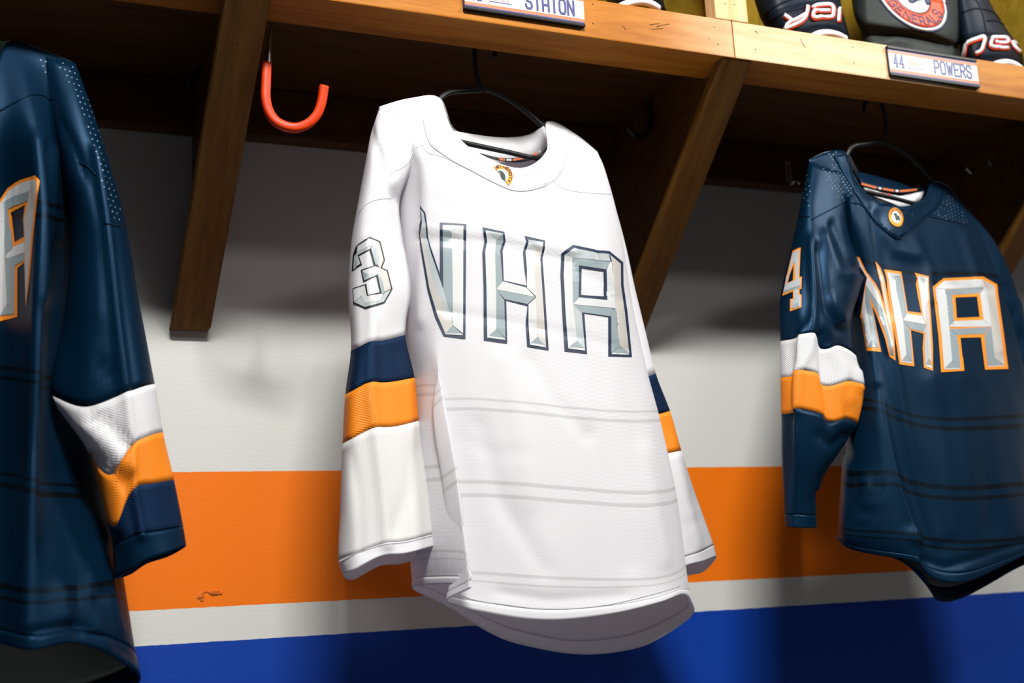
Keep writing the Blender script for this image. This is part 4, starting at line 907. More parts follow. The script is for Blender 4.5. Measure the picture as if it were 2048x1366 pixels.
strip('inner_collar', [(1712, 343), (1750, 352), (1800, 366), (1838, 378), (1862, 366)], [(1738, 392), (1765, 408), (1795, 414), (1825, 416), (1850, 398)], lambda t: 1.72+0.05*t, lambda t: 1.715+0.05*t, M['j_navy_s'], nj)
strip('neck_tape', [(1721, 364), (1750, 372), (1790, 379), (1820, 380), (1836, 376)], [(1724, 370), (1750, 378.5), (1790, 385), (1820, 385), (1836, 381)], lambda t: 1.712+0.045*t, lambda t: 1.711+0.045*t, M['tape'], nj)
tape = [x for x in nj.children if x.name.startswith('neck_tape')][0]
for (x0, y0, x1, y1, mm) in ((1723, 367.5, 1753, 375.5, 'tapeorange'), (1757, 376, 1763, 377, 'tapewhite'), (1766, 377.5, 1788, 381.5, 'tapeorange'), (1791, 381.5, 1797, 382, 'tapewhite'), (1800, 382.5, 1834, 379, 'tapeorange')):
    nb = max(3, int((x1-x0)/2.5)); V = []; Fc = []
    for k in range(nb):
        t = (k+0.5)/nb; xa = x0+(x1-x0)*(k+0.1)/nb; xb = x0+(x1-x0)*(k+0.9)/nb; ya = y0+(y1-y0)*t; Yy = 1.705+0.045*(xa-1721)/115; o = len(V)
        V += [at(xa, ya-2, Yy), at(xb, ya-2, Yy), at(xb, ya+2, Yy), at(xa, ya+2, Yy)]; Fc.append((o, o+1, o+2, o+3))
    link('tape_lettering', mesh_py('tape_lettering', V, Fc), M[mm], tape)
lab = strip('size_label', [(1727, 375), (1760, 384), (1800, 390), (1848, 383)], [(1750, 405), (1780, 409), (1810, 414), (1842, 401)], lambda t: 1.714+0.045*t, lambda t: 1.710+0.045*t, M['card'], nj)
lab['label'] = 'white size label inside the neck'
for x, y in ((1765, 388), (1778.5, 389.5)):
    V = [at(x-2.6, y-2.4, 1.712), at(x+2.6, y-2, 1.712), at(x+2.6, y+2.8, 1.712), at(x-2.6, y+2.2, 1.712)]
    link('label_print', mesh_py('label_print', V, [(0, 1, 2, 3)]), M['tagred'], lab)
hanger('clothes_hanger', H1([(1728, 226, 1.700), (1729, 208, 1.700), (1742, 196, 1.700), (1758, 203, 1.700), (1768, 224, 1.700), (1772, 256, 1.700), (1770, 276, 1.700), (1762, 284, 1.700)]),
       [H1([(1765, 282, 1.70), (1735, 288, 1.697), (1705, 294, 1.694), (1697, 304, 1.695), (1690, 322, 1.697), (1660, 345, 1.697), (1640, 360, 1.696)]), H1([(1760, 282, 1.70), (1800, 300, 1.715), (1840, 335, 1.74), (1872, 375, 1.765), (1900, 405, 1.775)])],
       H1([(1640, 360, 1.696), (1690, 372, 1.70), (1730, 383, 1.704), (1790, 397, 1.716), (1845, 410, 1.728), (1900, 405, 1.775)]), M['black'], 'black plastic clothes hanger holding the right navy jersey')

# ---------------------------------------------------------------- left navy jersey (partly outside the picture)
def mir(y, Y0=1.66): return [(-385, y, 1.72), (-355, y, 1.675), (-310, y, 1.65), (-260, y, 1.64), (-200, y, 1.635)]
def bck(y, xr=150, dy=0): return [(xr-15, y+dy, 1.79), (50, y+dy, 1.80), (-120, y+dy, 1.80), (-280, y+dy, 1.79), (-365, y+dy, 1.76)]
Lr = [
 [(-400, 50, 1.70), (-330, 30, 1.70), (-260, 10, 1.70), (-235, 90, 1.67), (-180, 150, 1.65), (-110, 195, 1.64), (-30, 180, 1.66), (20, 82, 1.70), (85, 100, 1.70), (150, 126, 1.70),
  (85, 99, 1.705), (18, 81, 1.705), (-120, 130, 1.77), (-258, 8, 1.705), (-330, 28, 1.705)],
 mir(280)+[(-110, 290, 1.64), (0, 272, 1.66), (72, 262, 1.635), (112, 270, 1.685), (140, 290, 1.73)]+bck(280, 140),
 mir(420)+[(-110, 420, 1.655), (0, 420, 1.684), (88, 420, 1.608), (118, 428, 1.69), (150, 440, 1.74)]+bck(420, 150),
 mir(600)+[(-110, 600, 1.650), (-5, 600, 1.682), (80, 600, 1.600), (104, 602, 1.69), (140, 610, 1.74)]+bck(600, 140),
 mir(750)+[(-110, 745, 1.645), (-10, 745, 1.678), (76, 756, 1.598), (104, 765, 1.68), (158, 775, 1.74)]+bck(755, 168),
 mir(870)+[(-110, 870, 1.645), (-10, 865, 1.676), (72, 878, 1.598), (106, 885, 1.67), (188, 890, 1.73)]+bck(880, 198),
 mir(975)+[(-110, 965, 1.645), (-10, 955, 1.674), (68, 968, 1.594), (112, 975, 1.662), (213, 985, 1.73)]+bck(985, 222),
 mir(1200)+[(-110, 1195, 1.640), (-10, 1185, 1.635), (60, 1196, 1.590), (148, 1190, 1.630), (242, 1185, 1.70)]+bck(1215, 245, 15),
 mir(1310)+[(-110, 1300, 1.640), (-10, 1285, 1.635), (62, 1300, 1.586), (150, 1286, 1.622), (266, 1342, 1.70)]+[(270, 1372, 1.76), (170, 1440, 1.79), (-110, 1490, 1.80), (-290, 1440, 1.79), (-375, 1380, 1.76)],
]
lj = empty('hockey_jersey', tuple(at(-120, 40, 1.70)), 'navy hockey jersey cut by the left edge, one orange bordered letter in view', 'jersey')
G = loft_grid(body_rows(Lr), 9, NT)
cre = [([(75, 280), (88, 420), (80, 600), (70, 800), (62, 1000), (58, 1250)], 0.006, 14), ([(108, 300), (112, 400), (118, 480)], 0.005, 9), ([(95, 300), (102, 420), (104, 520)], -0.004, 7), ([(95, 620), (96, 760), (90, 900), (95, 1100)], -0.006, 16),
       ([(125, 1180), (130, 1230)], 0.006, 16), ([(165, 1150), (155, 1230), (150, 1270)], -0.005, 6), ([(165, 1170), (190, 1240), (215, 1290)], 0.005, 10), ([(200, 1100), (220, 1180), (235, 1260)], 0.005, 9), ([(185, 1200), (180, 1250)], -0.005, 9), ([(70, 1262), (150, 1250), (205, 1275), (258, 1310)], -0.004, 7)]
G = displace(G, cre, 0.003, 9, 41.0)
Hn = G.shape[0]; nrm = outward(G, grid_normals(G))
for i in range(Hn-hemw, Hn): G[i] += nrm[i]*(0.0014 if i > Hn-hemw else 0.0004)
me = grid_mesh('body', G[:Hn-hemw+1], 0, NT); solid(link('body', me, [M['j_navy_l'], M['lining']], lj), 0.0006, -1, 1)
me = grid_mesh('hem_band', G[Hn-hemw:], 8-hemw/NT, NT, 0.8); solid(link('hem_band', me, M['j_navy_s'], lj), 0.0026)
bL = bvh_of(G)
LSR = [
 ([(85, 112), (105, 116), (122, 120), (138, 122), (151, 126)], 1.705, 0.012, 0),
 ([(105, 235), (128, 232), (155, 228), (172, 226), (186, 226)], 1.70, 0.040, 0),
 ([(125, 340), (150, 335), (182, 330), (205, 325), (217, 325)], 1.695, 0.055, 0),
 ([(142, 470), (172, 465), (215, 458), (236, 458), (253, 460)], 1.69, 0.062, 0),
 ([(128, 640), (170, 640), (234, 640), (262, 640), (286, 640)], 1.685, 0.066, 0),
 ([(104, 792), (172, 814), (252, 786), (284, 774), (310, 768)], 1.68, 0.066, 3),
 ([(176, 905), (222, 950), (263, 890), (300, 871), (328, 865)], 1.68, 0.064, 4),
 ([(212, 1040), (232, 1050), (268, 976), (312, 966), (348, 960)], 1.68, 0.058, 5),
 ([(225, 1092), (250, 1080), (279, 1068), (325, 1060), (366, 1053)], 1.68, 0.056, 6),
 ([(228, 1158), (262, 1140), (293, 1120), (335, 1106), (372, 1092)], 1.68, 0.056, 8),
]
GS = loft_grid(sleeve_rows(LSR), 8, 8)
cs = [([(190, 300), (214, 450), (234, 640), (252, 786), (263, 890), (268, 980), (284, 1070)], 0.008, 9), ([(215, 730), (180, 765), (215, 745)], -0.004, 6), ([(165, 822), (215, 845), (262, 892)], -0.009, 5), ([(172, 850), (220, 890), (258, 935)], 0.007, 11), ([(180, 905), (215, 935), (250, 968)], -0.006, 7), ([(150, 720), (190, 715), (220, 745)], -0.003, 7), ([(160, 350), (195, 470), (200, 640)], 0.003, 16), ([(120, 240), (150, 300), (170, 350)], -0.004, 8)]
GS = displace(GS, cs, 0.0022, 12, 51)
sleeve_parts(GS, 8, [('sleeve', 0, 5, M['j_navy_s'], None), ('white_band', 5, 6, M['j_whiteband'], 'white sleeve band'), ('orange_band', 6, 7, M['j_orange'], 'orange sleeve band'), ('lower_sleeve', 7, 8, M['j_navyband'], None), ('cuff', 8, 9, M['j_navy_s'], None)], lj)
bLS = bvh_of(GS)
LSL = [([(-400+dx, y) for dx in (0, 12, 25, 38, 50)], 1.70, 0.03, 0) for y in (60,)]+[([(-440+dx-0.06*y, y) for dx in (0, 25, 50, 75, 100)], 1.69, 0.06, 0) for y in (200, 400, 600, 770, 865, 960, 1060, 1110)]
GL2 = loft_grid(sleeve_rows(LSL), 5, 6)
sleeve_parts(GL2, 6, [('sleeve', 0, 4, M['j_navy_s'], None), ('white_band', 4, 5, M['j_whiteband'], 'white sleeve band'), ('orange_band', 5, 6, M['j_orange'], 'orange sleeve band'), ('lower_sleeve', 6, 8, M['j_navy_s'], None)], lj)
c = lambda L: [(x/3.904, 330+y/3.904) for x, y in L]
facet_letter('letter', bL, lj, og, [c([(-60, 345), (0, 275), (60, 185), (150, 120), (272, 82), (312, 125), (290, 260), (262, 520), (235, 850), (200, 1110), (190, 760), (135, 805), (135, 1185), (0, 1222), (-125, 1245), (-100, 800)]), c([(88, 370), (195, 310), (180, 420), (188, 560), (115, 602)])],
 [(c([(-22, 330), (15, 288), (72, 205), (160, 140), (262, 112), (228, 205), (120, 240), (35, 290)]), FA), (c([(-38, 350), (-22, 330), (35, 290), (45, 730), (60, 1090), (0, 1180), (-98, 1212), (-76, 800)]), FA),
  (c([(35, 290), (120, 240), (228, 208), (215, 275), (70, 345), (100, 635), (45, 720)]), FB), (c([(45, 722), (100, 640), (190, 600), (190, 682), (60, 728)]), FA), (c([(48, 732), (190, 686), (185, 745), (115, 785), (110, 1165), (60, 1090)]), FB), (c([(60, 1092), (108, 1160), (0, 1180)]), FB),
  (c([(228, 205), (262, 112), (292, 132), (275, 260), (248, 520), (220, 850), (200, 1080), (192, 760), (192, 560), (185, 420), (218, 280)]), FC)], 'orange bordered silver letter A')
seam('yoke_seam', bL, [[(0, 222), (30, 205), (62, 190), (85, 190), (100, 200)], [(118, 255), (135, 275), (148, 285)]], lj, nv, 0.0012, 0.0006)
seam('sleeve_seam', bLS, [[(158, 325), (175, 333), (192, 350)], [(208, 446), (228, 450), (248, 456)], [(272, 1064), (310, 1058), (364, 1050)]], lj, nv, 0.0012, 0.0006)
hanger('clothes_hanger', H1([(-140, 30, 1.70), (-150, -20, 1.70), (-130, -50, 1.70), (-100, -30, 1.70), (-105, 20, 1.70), (-108, 40, 1.70)]), [H1([(-108, 40, 1.70), (-200, 30, 1.70), (-270, 40, 1.70), (-350, 80, 1.70)]), H1([(-108, 40, 1.70), (-40, 60, 1.70), (-3, 80, 1.70), (4, 88, 1.70), (14, 97, 1.70), (60, 130, 1.70), (110, 160, 1.70)])],
       H1([(-350, 80, 1.70), (-240, 110, 1.70), (-100, 135, 1.70), (20, 152, 1.70), (110, 160, 1.70)]), M['green'], 'green wire clothes hanger at the left edge, holding the left navy jersey', 0.0016)

# perforated shoulder dots
def perforations(bvh, poly, step, ang, r, m, parent, skip=0.15, lift=0.0006, normal_r=None):
    P = np.array(poly, float); x0, y0 = P.min(0); x1, y1 = P.max(0); pts = []
    ca, sa = math.cos(ang), math.sin(ang); n = int(max(x1-x0, y1-y0)/step)+2; cx, cy = (x0+x1)/2, (y0+y1)/2
    for i in range(-n, n+1):
        for j in range(-n, n+1):
            a = (i+0.5*(j % 2))*step; b = j*step*0.62; x = cx+a*ca-b*sa; y = cy+a*sa+b*ca
            ins = False
            for k in range(len(P)):
                xa, ya = P[k]; xb, yb = P[k-1]
                if (ya > y) != (yb > y) and x < (xb-xa)*(y-ya)/(yb-ya)+xa: ins = not ins
            if ins and random.random() > skip: pts.append((x, y))
    if not pts: return
    D = rays([p[0] for p in pts], [p[1] for p in pts]); V = []; Fc = []; ori = Vector(CAM)
    for dd in D:
        h, nn, i_, t = bvh.ray_cast(ori, Vector(dd))
        if h is None: continue
        if nn.dot(Vector(dd)) > 0: nn = -nn
        if -nn.dot(Vector(dd)) < 0.12: continue
        a = nn.orthogonal().normalized(); b = nn.cross(a); o = len(V); q = r*random.uniform(0.75, 1.1)
        for k in range(6): V.append(np.array(h+nn*lift+(a*math.cos(k*math.pi/3)+b*math.sin(k*math.pi/3))*q))
        Fc.append(tuple(o+k for k in range(6)))
    o = link('perforations', mesh_py('perforations', V, Fc), m, parent); o['kind'] = 'stuff'
    return o
perforations(bR, [(1652, 306), (1672, 304), (1690, 345), (1706, 385), (1702, 402), (1690, 380), (1670, 345)], 8.5, 0.1, 0.0012, M['perf'], nj)
perforations(bRS, [(1640, 318), (1655, 318), (1690, 345), (1700, 395), (1680, 405), (1655, 375), (1648, 350)], 8.5, 0.1, 0.0012, M['perf'], nj, 0.3)
perforations(bR, [(1888, 392), (1905, 392), (1922, 420), (1936, 448), (1910, 442), (1880, 438), (1868, 428)], 8.5, 0.5, 0.0012, M['perf'], nj)
perforations(bRS, [(1608, 345), (1618, 330), (1621, 400), (1614, 428), (1604, 428)], 11, 1.4, 0.0010, M['perf'], nj, 0.3)
perforations(bLS, [(110, 125), (148, 128), (186, 225), (216, 325), (248, 450), (222, 446), (212, 400), (196, 330), (172, 240), (130, 150)], 13, 1.25, 0.0013, M['perf'], lj, 0.12)
perforations(bL, [(75, 112), (120, 118), (135, 180), (128, 250), (112, 200), (98, 160)], 13, 1.2, 0.0012, M['perf'], lj, 0.2)
perforations(bWS, [(722, 330), (745, 300), (762, 380), (740, 402), (716, 424)], 9, 1.4, 0.0007, M['perfw'], wj, 0.2)

# ================================================================ HOOKS
# orange storage hook
hk = empty('storage_hook', tuple(at(540, 60, 1.69)), 'orange coated steel storage hook hanging under the shelf beside the left bracket', 'hook')
tube_obj('shank', [cr_open(np.array(H1([(543.5, 44, 1.690), (541, 70, 1.689), (538.5, 100, 1.688), (537, 132, 1.687)])), 5)], 0.0044, M['steel'], hk, 10)
sh = hk.children[0]
n_ = len(sh.data.vertices)//10
vs = np.array([v.co for v in sh.data.vertices]).reshape(n_, 10, 3); cc = vs.mean(1, keepdims=True)
sc = np.linspace(0.15, 1.25, n_)[:, None, None]; vs = cc+(vs-cc)*sc
for v, q in zip(sh.data.vertices, vs.reshape(-1, 3)): v.co = q
tube_obj('coated_hook', [cr_open(np.array(H1([(533.5, 127, 1.687), (532, 165, 1.686), (531.5, 198, 1.685), (539, 226, 1.684), (556, 246, 1.682), (588, 256, 1.678), (615, 248, 1.674), (634, 229, 1.671), (643, 205, 1.669), (648, 173, 1.667)])), 8)], 0.0070, M['coat'], hk, 16, 0.62)
bv = hk.children[1]
# coat hooks screwed to bracket sides and ledger
def coat_hook(label, pts, m, ball=0.0045, r=0.0035, plate=None):
    root = empty('coat_hook', tuple(pts[0]), label, 'hook')
    tube_obj('hook_arm', [cr_open(np.array(pts), 6)], r, m, root, 8)
    bm = bmesh.new(); bmesh.ops.create_uvsphere(bm, u_segments=10, v_segments=8, radius=ball)
    for v in bm.verts: v.co += Vector(pts[-1])
    me = bpy.data.meshes.new('tip'); bm.to_mesh(me); bm.free(); smooth(me); link('tip', me, m, root)
    if plate is not None:
        (a, b, t) = plate
        d_, mt_ = boxm(*a, *b, *t); box_board('back_plate', *d_, mt_, m, root, 0.001)
    return root
xg = 1.118-0.0095
g = at_x(1300, 225, xg-0.002); Yg = g[1]-CY
pts = [at(1301, 214, Yg), at(1301, 245, Yg), at(1297, 262, Yg-0.004), at(1284, 271, Yg-0.008), at(1268, 270, Yg-0.010), at(1257, 256, Yg-0.011)]
coat_hook('black coat hook on the side of the middle bracket, right of the white jersey', pts, M['blackmetal'], 0.0050, 0.0045, ((xg-0.003, xg), (Yg+CY-0.010, Yg+CY+0.010), (pts[1][2]-0.012, pts[0][2]+0.012)))
xg = 1.923-0.0095
g = at_x(1976, 315, xg-0.002); Yg = g[1]-CY
pts = [at(1977, 306, Yg), at(1975, 325, Yg), at(1969, 338, Yg-0.004), at(1956, 347, Yg-0.008), at(1943, 347, Yg-0.010), at(1934, 338, Yg-0.011)]
coat_hook('silver coat hook above the right shoulder of the right navy jersey', pts, M['chrome'], 0.0035, 0.0022, ((xg-0.003, xg), (Yg+CY-0.010, Yg+CY+0.010), (pts[1][2]-0.010, pts[0][2]+0.010)))
xg = 0.311-0.0095
g = at_x(396, 110, xg-0.002); Yg = g[1]-CY
pts = [at(396, 100, Yg), at(396, 135, Yg), at(390, 158, Yg-0.004), at(378, 164, Yg-0.008), at(370, 150, Yg-0.01)]
coat_hook('black coat hook in the shade on the left bracket, beside the left jersey', pts, M['blackmetal'], 0.0045, 0.0040, ((xg-0.003, xg), (Yg+CY-0.010, Yg+CY+0.010), (pts[1][2]-0.012, pts[0][2]+0.012)))
pts = [at(1577, 332, 2.018), at(1578, 352, 2.006), at(1582, 368, 1.995), at(1590, 362, 1.985), at(1598, 366, 1.980)]
coat_hook('silver coat hook on the back board left of the right navy jersey', pts, M['chrome'], 0.0035, 0.0024, ((pts[0][0]-0.008, pts[0][0]+0.008), (-0.0405, -0.038), (pts[1][2]-0.006, pts[0][2]+0.012)))
# eye screws the hangers hang on
for px, py, lab in ((968, 78, 'small screw hook behind the rail carrying the white jersey hanger'), (1744, 200, 'small screw hook behind the rail carrying the right hanger'), (-125, -40, 'small screw hook carrying the left hanger')):
    c0 = at(px, py, 1.700); zt = ZS
    t = [np.array([c0[0], c0[1], zt+0.004]), np.array([c0[0], c0[1], zt-0.004])]
    r_ = max(0.004, (zt-0.004-c0[2]))
    rt = empty('screw_hook', (c0[0], c0[1], zt), lab, 'hook')
    ring = [np.array([c0[0], c0[1]+0.008*math.sin(a), zt-0.011+0.008*math.cos(a)]) for a in np.linspace(0, 5.2, 14)]
    tube_obj('shank', [t], 0.0022, M['steel'], rt, 8); tube_obj('ring', [ring], 0.0018, M['steel'], rt, 8)

# ================================================================ NAMEPLATES
def nameplate(x0, z0, wd, ht, roll, num, name, label, cfg):
    c0 = Vector((x0, YF-0.0005, z0)); root = empty('nameplate', tuple(c0), label, 'nameplate')
    ex = np.array([math.cos(roll), 0, math.sin(roll)]); ez = np.array([-math.sin(roll), 0, math.cos(roll)]); ny = np.array([0, -1.0, 0])
    def slab(nm, a0, a1, b0, b1, t0, t1, m, bev=0.0):
        P = []
        for t in (t0, t1):
            for (a, b) in ((a0, b0), (a1, b0), (a1, b1), (a0, b1)): P.append(np.array(c0)+ex*a+ez*b+ny*t)
        f = [(0, 1, 2, 3), (4, 7, 6, 5), (0, 4, 5, 1), (1, 5, 6, 2), (2, 6, 7, 3), (3, 7, 4, 0)]
        me = mesh_py(nm, P, f); bm = bmesh.new(); bm.from_mesh(me); bmesh.ops.recalc_face_normals(bm, faces=bm.faces[:])
        if bev: bmesh.ops.bevel(bm, geom=bm.edges[:], offset=bev, segments=2, affect='EDGES')
        bm.to_mesh(me); bm.free(); return link(nm, me, m, root)
    slab('holder_back', 0, wd, 0, ht, 0, 0.003, M['black'], 0.0005)
    slab('holder_lip', 0, wd, 0, 0.0052, 0.003, 0.0065, M['black'], 0.0008); slab('holder_lip', 0, wd, ht-0.0052, ht, 0.003, 0.0065, M['black'], 0.0008)
    slab('name_card', 0.0022, wd-0.0004, 0.0046, ht-0.0046, 0.003, 0.0042, M['card'])
    for b0, b1, mm in ((0.0050, 0.0082, 'cardnavy'), (0.0082, 0.0135, 'cardorange'), (ht-0.0082, ht-0.0050, 'cardnavy'), (ht-0.0135, ht-0.0082, 'cardorange')):
        slab('card_stripe', 0.0022, wd-0.0004, b0, b1, 0.0042, 0.0044, M[mm])
    f = lambda nm, s, a, b, cw, ch, gp, th, m: text_flat(nm, s, np.array(c0)+ex*a+ez*b, ex, ez, cw, ch, gp, th, M[m], root, ny, 0.0046)
    f('number_lettering', num, 0.012, 0.0185, 0.0075, 0.022, 0.0055, 0.0034, 'cardnavy')
    f('name_lettering', name, cfg[0], 0.0175, cfg[1], 0.0235, cfg[2], 0.0036, 'cardnavy')
    # faint printed emblem: shield, letters and underline
    slab('card_emblem', 0.060, 0.085, 0.016, 0.040, 0.0042, 0.00435, M['cardgrey'])
    f('card_emblem_lettering', 'NHA', 0.044, 0.0225, 0.0075, 0.0155, 0.0035, 0.0026, 'cardfaint')
    slab('card_underline', 0.041, 0.079, 0.0185, 0.0200, 0.0042, 0.00445, M['cardnavy'])
    return root
nameplate(0.6312, 0.8655+ZO, 0.203, 0.0575, -0.006, '18', 'STATON', 'nameplate reading STATON on the shelf rail above the white jersey', (0.103, 0.0098, 0.0045))
nameplate(1.4285, 0.8572+ZO, 0.203, 0.0560, -0.001, '44', 'POWERS', 'nameplate reading POWERS on the shelf rail above the right navy jersey', (0.103, 0.0098, 0.0045))

# ================================================================ GEAR ON THE SHELF
def gear(rows, ns=8, nt=8, seed=0, cre=(), wob=0.002):
    G = loft_grid(sleeve_rows(rows), ns, nt)
    G = displace(G, list(cre), wob, 14, seed, False)
    G[..., 2] = np.maximum(G[..., 2], Z1+0.0015)      # everything rests on the shelf board
    return G
def capped(G):
    return G
def ribbons_on(bvh, name, lines, th, m, parent, lift, sub=3, closed=False):
    V = []; Fc = []
    for ln in lines:
        L2 = cr_open(np.array(ln, float), sub); v, f = ribbon([tuple(p) for p in L2], th, 1); o = len(V); V += [tuple(p) for p in v]; Fc += [tuple(i+o for i in q) for q in f]
    P = cast(bvh, V, lift); ok = [i for i, p in enumerate(P) if p is not None]; ix = {i: k for k, i in enumerate(ok)}
    fs = [tuple(ix[i] for i in q) for q in Fc if all(i in ix for i in q)]
    me = mesh_py(name, [P[i] for i in ok], fs, True)
    o = link(name, me, m, parent); solid(o, 0.002, -1); return o
# grey padded bag
bag = empty('padded_bag', tuple(at(1830, 110, 1.72)), 'charcoal padded bag with a round orange emblem, on the shelf between two gloves', 'bag')
BG = gear([
 ([(1730, -260), (1752, -275), (1800, -285), (1850, -270), (1880, -250)], 1.74, 0.01, 0),
 ([(1690, -200), (1725, -212), (1800, -220), (1870, -200), (1912, -180)], 1.74, 0.055, 0),
 ([(1693, -90), (1722, -95), (1810, -100), (1885, -90), (1920, -80)], 1.735, 0.070, 0),
 ([(1704, 0), (1732, 2), (1825, 4), (1898, 8), (1922, 10)], 1.73, 0.075, 0),
 ([(1712, 40), (1736, 48), (1825, 62), (1898, 76), (1920, 80)], 1.728, 0.078, 0),
 ([(1722, 62), (1740, 66), (1828, 74), (1896, 90), (1916, 97)], 1.728, 0.060, 0),
 ([(1722, 80), (1745, 78), (1832, 84), (1898, 104), (1922, 112)], 1.728, 0.070, 0),
 ([(1722, 100), (1745, 104), (1832, 116), (1900, 130), (1924, 136)], 1.728, 0.068, 0),
 ([(1730, 112), (1750, 118), (1832, 130), (1895, 142), (1915, 148)], 1.73, 0.05, 0)], 8, 8, 3,
 [([(1738, 55), (1800, 64), (1850, 66), (1900, 90)], -0.004, 4), ([(1760, 88), (1790, 78), (1810, 86)], 0.004, 5), ([(1735, 0), (1735, 45)], 0.004, 8)])
link('bag_body', grid_mesh('bag_body', BG), M['bag'], bag); bB = bvh_of(BG)
bag.children[0].name = 'bag_shell'
cE = lambda x, y: (1690+x/8.533, y/8.533)
# ellipse of the emblem fitted to its visible lower part
def fit_ellipse(pts):
    P = np.array(pts, float); mu = P.mean(0); Q = (P-mu)/100
    A = np.stack([Q[:, 0]**2, Q[:, 0]*Q[:, 1], Q[:, 1]**2, Q[:, 0], Q[:, 1]], 1); a, b, c_, d_, e_ = np.linalg.lstsq(A, np.ones(len(Q)), rcond=None)[0]
    Mx = np.array([[a, b/2], [b/2, c_]]); cen = np.linalg.solve(-2*Mx, np.array([d_, e_])); k = 1+cen@Mx@cen
    wv, ev = np.linalg.eigh(Mx/k); S_ = ev@np.diag(1/np.sqrt(wv))@ev.T
    return cen*100+mu, S_*100
EC, ES = np.array((1690+1120/8.533, -60/8.533)), None
bot = np.array(cE(1380, 542)); rgt = np.array(cE(1745, 60))
# affine frame: 'down' radius points to the text's middle, 'right' radius to the rim on the right
vd = np.array(cE(1300, 538))-EC; vr = np.array((cE(1742, 80)))-EC
ee = lambda r, a: tuple(EC+r*(math.cos(a)*vr-math.sin(a)*vd))
full = lambda r: [ee(r, 2*math.pi*k/48) for k in range(48)]
em = patch('emblem', bB, [([ring_poly(ee, 0.955, 1.0, 0, 2*math.pi-.001)], 0), ([ring_poly(ee, 0.895, 0.955, 0, 2*math.pi-.001)], 1), ([ring_poly(ee, 0.865, 0.895, 0, 2*math.pi-.001)], 0), ([ring_poly(ee, 0.505, 0.865, 0, 2*math.pi-.001)], 2), ([ring_poly(ee, 0.47, 0.505, 0, 2*math.pi-.001)], 0), ([full(0.47)], 1)],
           [M['emb_navy'], M['emb_white'], M['emb_orange']], bag, 0.0016, 0.0004, 7, 0.0012)
em['label'] = 'round orange and white emblem reading GENERALS'
arc_text('emblem_lettering', bB, 'GENERALS', ee, 0.81, 0.58, math.radians(202), math.radians(338), 0.19, M['emb_navy'], em, keys=['G', 'E', 'N', 'E', 'R', 'Av', 'L', 'S'], lift=0.0030)
patch('emblem_figure', bB, [([[cE(*p) for p in ((1060, -80), (1150, -110), (1260, -90), (1285, 15), (1230, 20), (1150, 70), (1085, 55), (1060, 20))]], 0), ([[cE(*p) for p in ((1310, -80), (1400, -70), (1440, 0), (1450, 95), (1425, 70), (1395, 105), (1350, 50))]], 0)], [M['emb_navy']], em, 0.0032, 0, 6, 0.0003)
# gloves
def glove(label, rows, cut, liner, lines_white, th, parent_loc, seams=(), cre=()):
    root = empty('hockey_glove', tuple(parent_loc), label, 'glove', 'hockey gloves on the shelf')
    G = gear(rows, 8, 8, 5, cre, 0.0015)
    k = cut*8
    link('hand', grid_mesh('hand', G[:k+1]), M['glove'], root)
    solid(link('cuff', grid_mesh('cuff', G[k:], cut, 8), M['glovecuff'], root), 0.004)
    b = bvh_of(G)
    if lines_white:
        sh_ = [[(x+th*0.16, y+th*0.32) for x, y in l] for l in lines_white]
        o = ribbons_on(b, 'wordmark_shadow', sh_, th*1.45, M['emb_orange'], root, 0.0016); o['label'] = 'orange edging of the cuff lettering'
        o = ribbons_on(b, 'wordmark', lines_white, th, M['liner'], root, 0.0034); o['label'] = 'white raised cuff lettering, upside down'
    if liner: tube_obj('liner', [np.maximum(cr_open(np.array([at(*p) for p in liner]), 6), np.array([-9, -9, Z1+0.0075]))], 0.0065, M['liner'], root, 10)
    for s in seams: seam('pad_groove', b, [s], root, M['glovecuff'], 0.0022, 0.0)
    return root
q2 = lambda L: [(1500+x/7.877, y/7.877) for x, y in L]
glove('navy hockey glove with white lettered cuff, left of the charcoal bag',
 [([(1530, -170), (1560, -185), (1605, -192), (1650, -180), (1672, -165)], 1.76, 0.02, 0),
  ([(1490, -110), (1535, -128), (1600, -135), (1660, -122), (1690, -105)], 1.75, 0.07, 0),
  ([(1505, -20), (1540, -42), (1600, -55), (1655, -48), (1683, -30)], 1.74, 0.08, 0),
  ([(1522, 36), (1552, 20), (1600, 6), (1650, 0), (1683, 12)], 1.735, 0.085, 0),
  ([(1530, 52), (1562, 36), (1608, 20), (1658, 18), (1690, 38)], 1.733, 0.092, 0),
  ([(1540, 78), (1578, 66), (1626, 50), (1670, 48), (1699, 72)], 1.73, 0.092, 0),
  ([(1548, 100), (1590, 82), (1635, 62), (1674, 60), (1700, 84)], 1.73, 0.085, 0)], 3,
 [(1612, 84, 1.648), (1632, 70, 1.643), (1652, 66, 1.642), (1672, 69, 1.646), (1690, 78, 1.655)],
 [q2([(900, 110), (880, 200), (855, 280), (790, 345), (700, 395), (600, 440), (572, 452)]), q2([(572, 452), (585, 400), (625, 360), (730, 310), (830, 250)]), q2([(560, 262), (600, 290), (655, 335)]),
  q2([(995, 112), (1040, 85), (1150, 70), (1270, 75), (1312, 130), (1308, 200), (1295, 255), (1240, 265), (1100, 275), (1000, 288), (975, 260), (985, 195), (1030, 172), (1130, 165), (1235, 165)]),
  q2([(1392, 310), (1400, 220), (1412, 135), (1450, 150), (1495, 220), (1540, 340), (1575, 540)])], 5.6, at(1610, 95, 1.72), [[(1528, 30), (1560, 8), (1610, -8), (1680, -6)], [(1540, 40), (1570, 26), (1620, 12), (1680, 12)]])
q4 = lambda L: [(1848+x/9.105, y/9.105) for x, y in L]
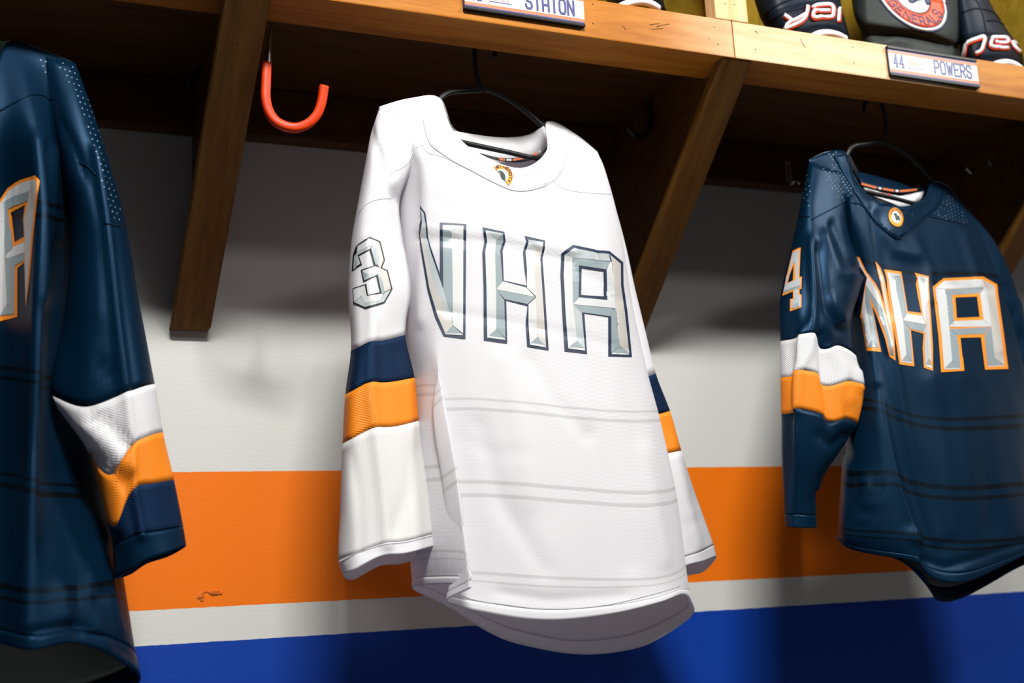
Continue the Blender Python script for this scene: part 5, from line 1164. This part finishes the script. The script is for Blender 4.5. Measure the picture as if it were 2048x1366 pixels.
glove('navy hockey glove with white lettered cuff, right of the charcoal bag',
 [([(1885, -150), (1900, -160), (1925, -165), (1945, -155), (1955, -140)], 1.76, 0.02, 0),
  ([(1875, -100), (1900, -112), (1935, -115), (1960, -100), (1968, -80)], 1.75, 0.06, 0),
  ([(1900, -10), (1920, -14), (1948, -16), (1966, -10), (1980, 2)], 1.74, 0.07, 0),
  ([(1915, 68), (1936, 68), (1972, 63), (2005, 66), (2030, 82)], 1.735, 0.085, 0),
  ([(1918, 80), (1940, 78), (1976, 72), (2012, 76), (2040, 96)], 1.733, 0.092, 0),
  ([(1922, 112), (1945, 110), (1985, 106), (2022, 110), (2048, 128)], 1.73, 0.092, 0),
  ([(1926, 135), (1950, 132), (1990, 124), (2022, 124), (2046, 136)], 1.73, 0.085, 0)], 3,
 [(1978, 134, 1.648), (1998, 127, 1.644), (2014, 125, 1.645), (2028, 129, 1.65), (2040, 137, 1.66)],
 [q4([(718, 1060), (740, 920), (772, 810), (850, 765), (960, 720), (1060, 690), (1085, 715), (1060, 820), (1020, 925), (955, 965)]), q4([(1510, 868), (1400, 868), (1240, 862), (1190, 830), (1210, 740), (1240, 685), (1350, 678), (1500, 690), (1532, 740), (1500, 770), (1400, 775), (1300, 772)]),
  q4([(1610, 765), (1650, 850), (1740, 940), (1790, 990)]), q4([(1640, 770), (1720, 850), (1770, 930)])], 5.2, at(1985, 125, 1.72), [[(1945, -10), (1958, 10), (1966, 32), (1972, 62)], [(1924, 26), (1945, 18), (1962, 18), (1985, 24), (2000, 40)], [(1974, 42), (1992, 42), (2012, 52)]])
glove('navy hockey glove with white liner, above the white jersey left of the post',
 [([(1180, -170), (1200, -180), (1240, -190), (1285, -180), (1305, -160)], 1.76, 0.02, 0),
  ([(1165, -120), (1195, -135), (1240, -142), (1290, -130), (1318, -110)], 1.75, 0.06, 0),
  ([(1185, -60), (1215, -72), (1255, -78), (1300, -66), (1322, -45)], 1.74, 0.075, 0),
  ([(1205, -20), (1235, -30), (1270, -34), (1308, -20), (1328, 4)], 1.735, 0.085, 0),
  ([(1220, 20), (1245, 4), (1275, 0), (1312, 8), (1334, 24)], 1.73, 0.085, 0)], 2,
 [(1240, 14, 1.648), (1262, 5, 1.643), (1285, 3, 1.643), (1304, 9, 1.648), (1316, 17, 1.655)], [], 5, at(1270, 30, 1.72))
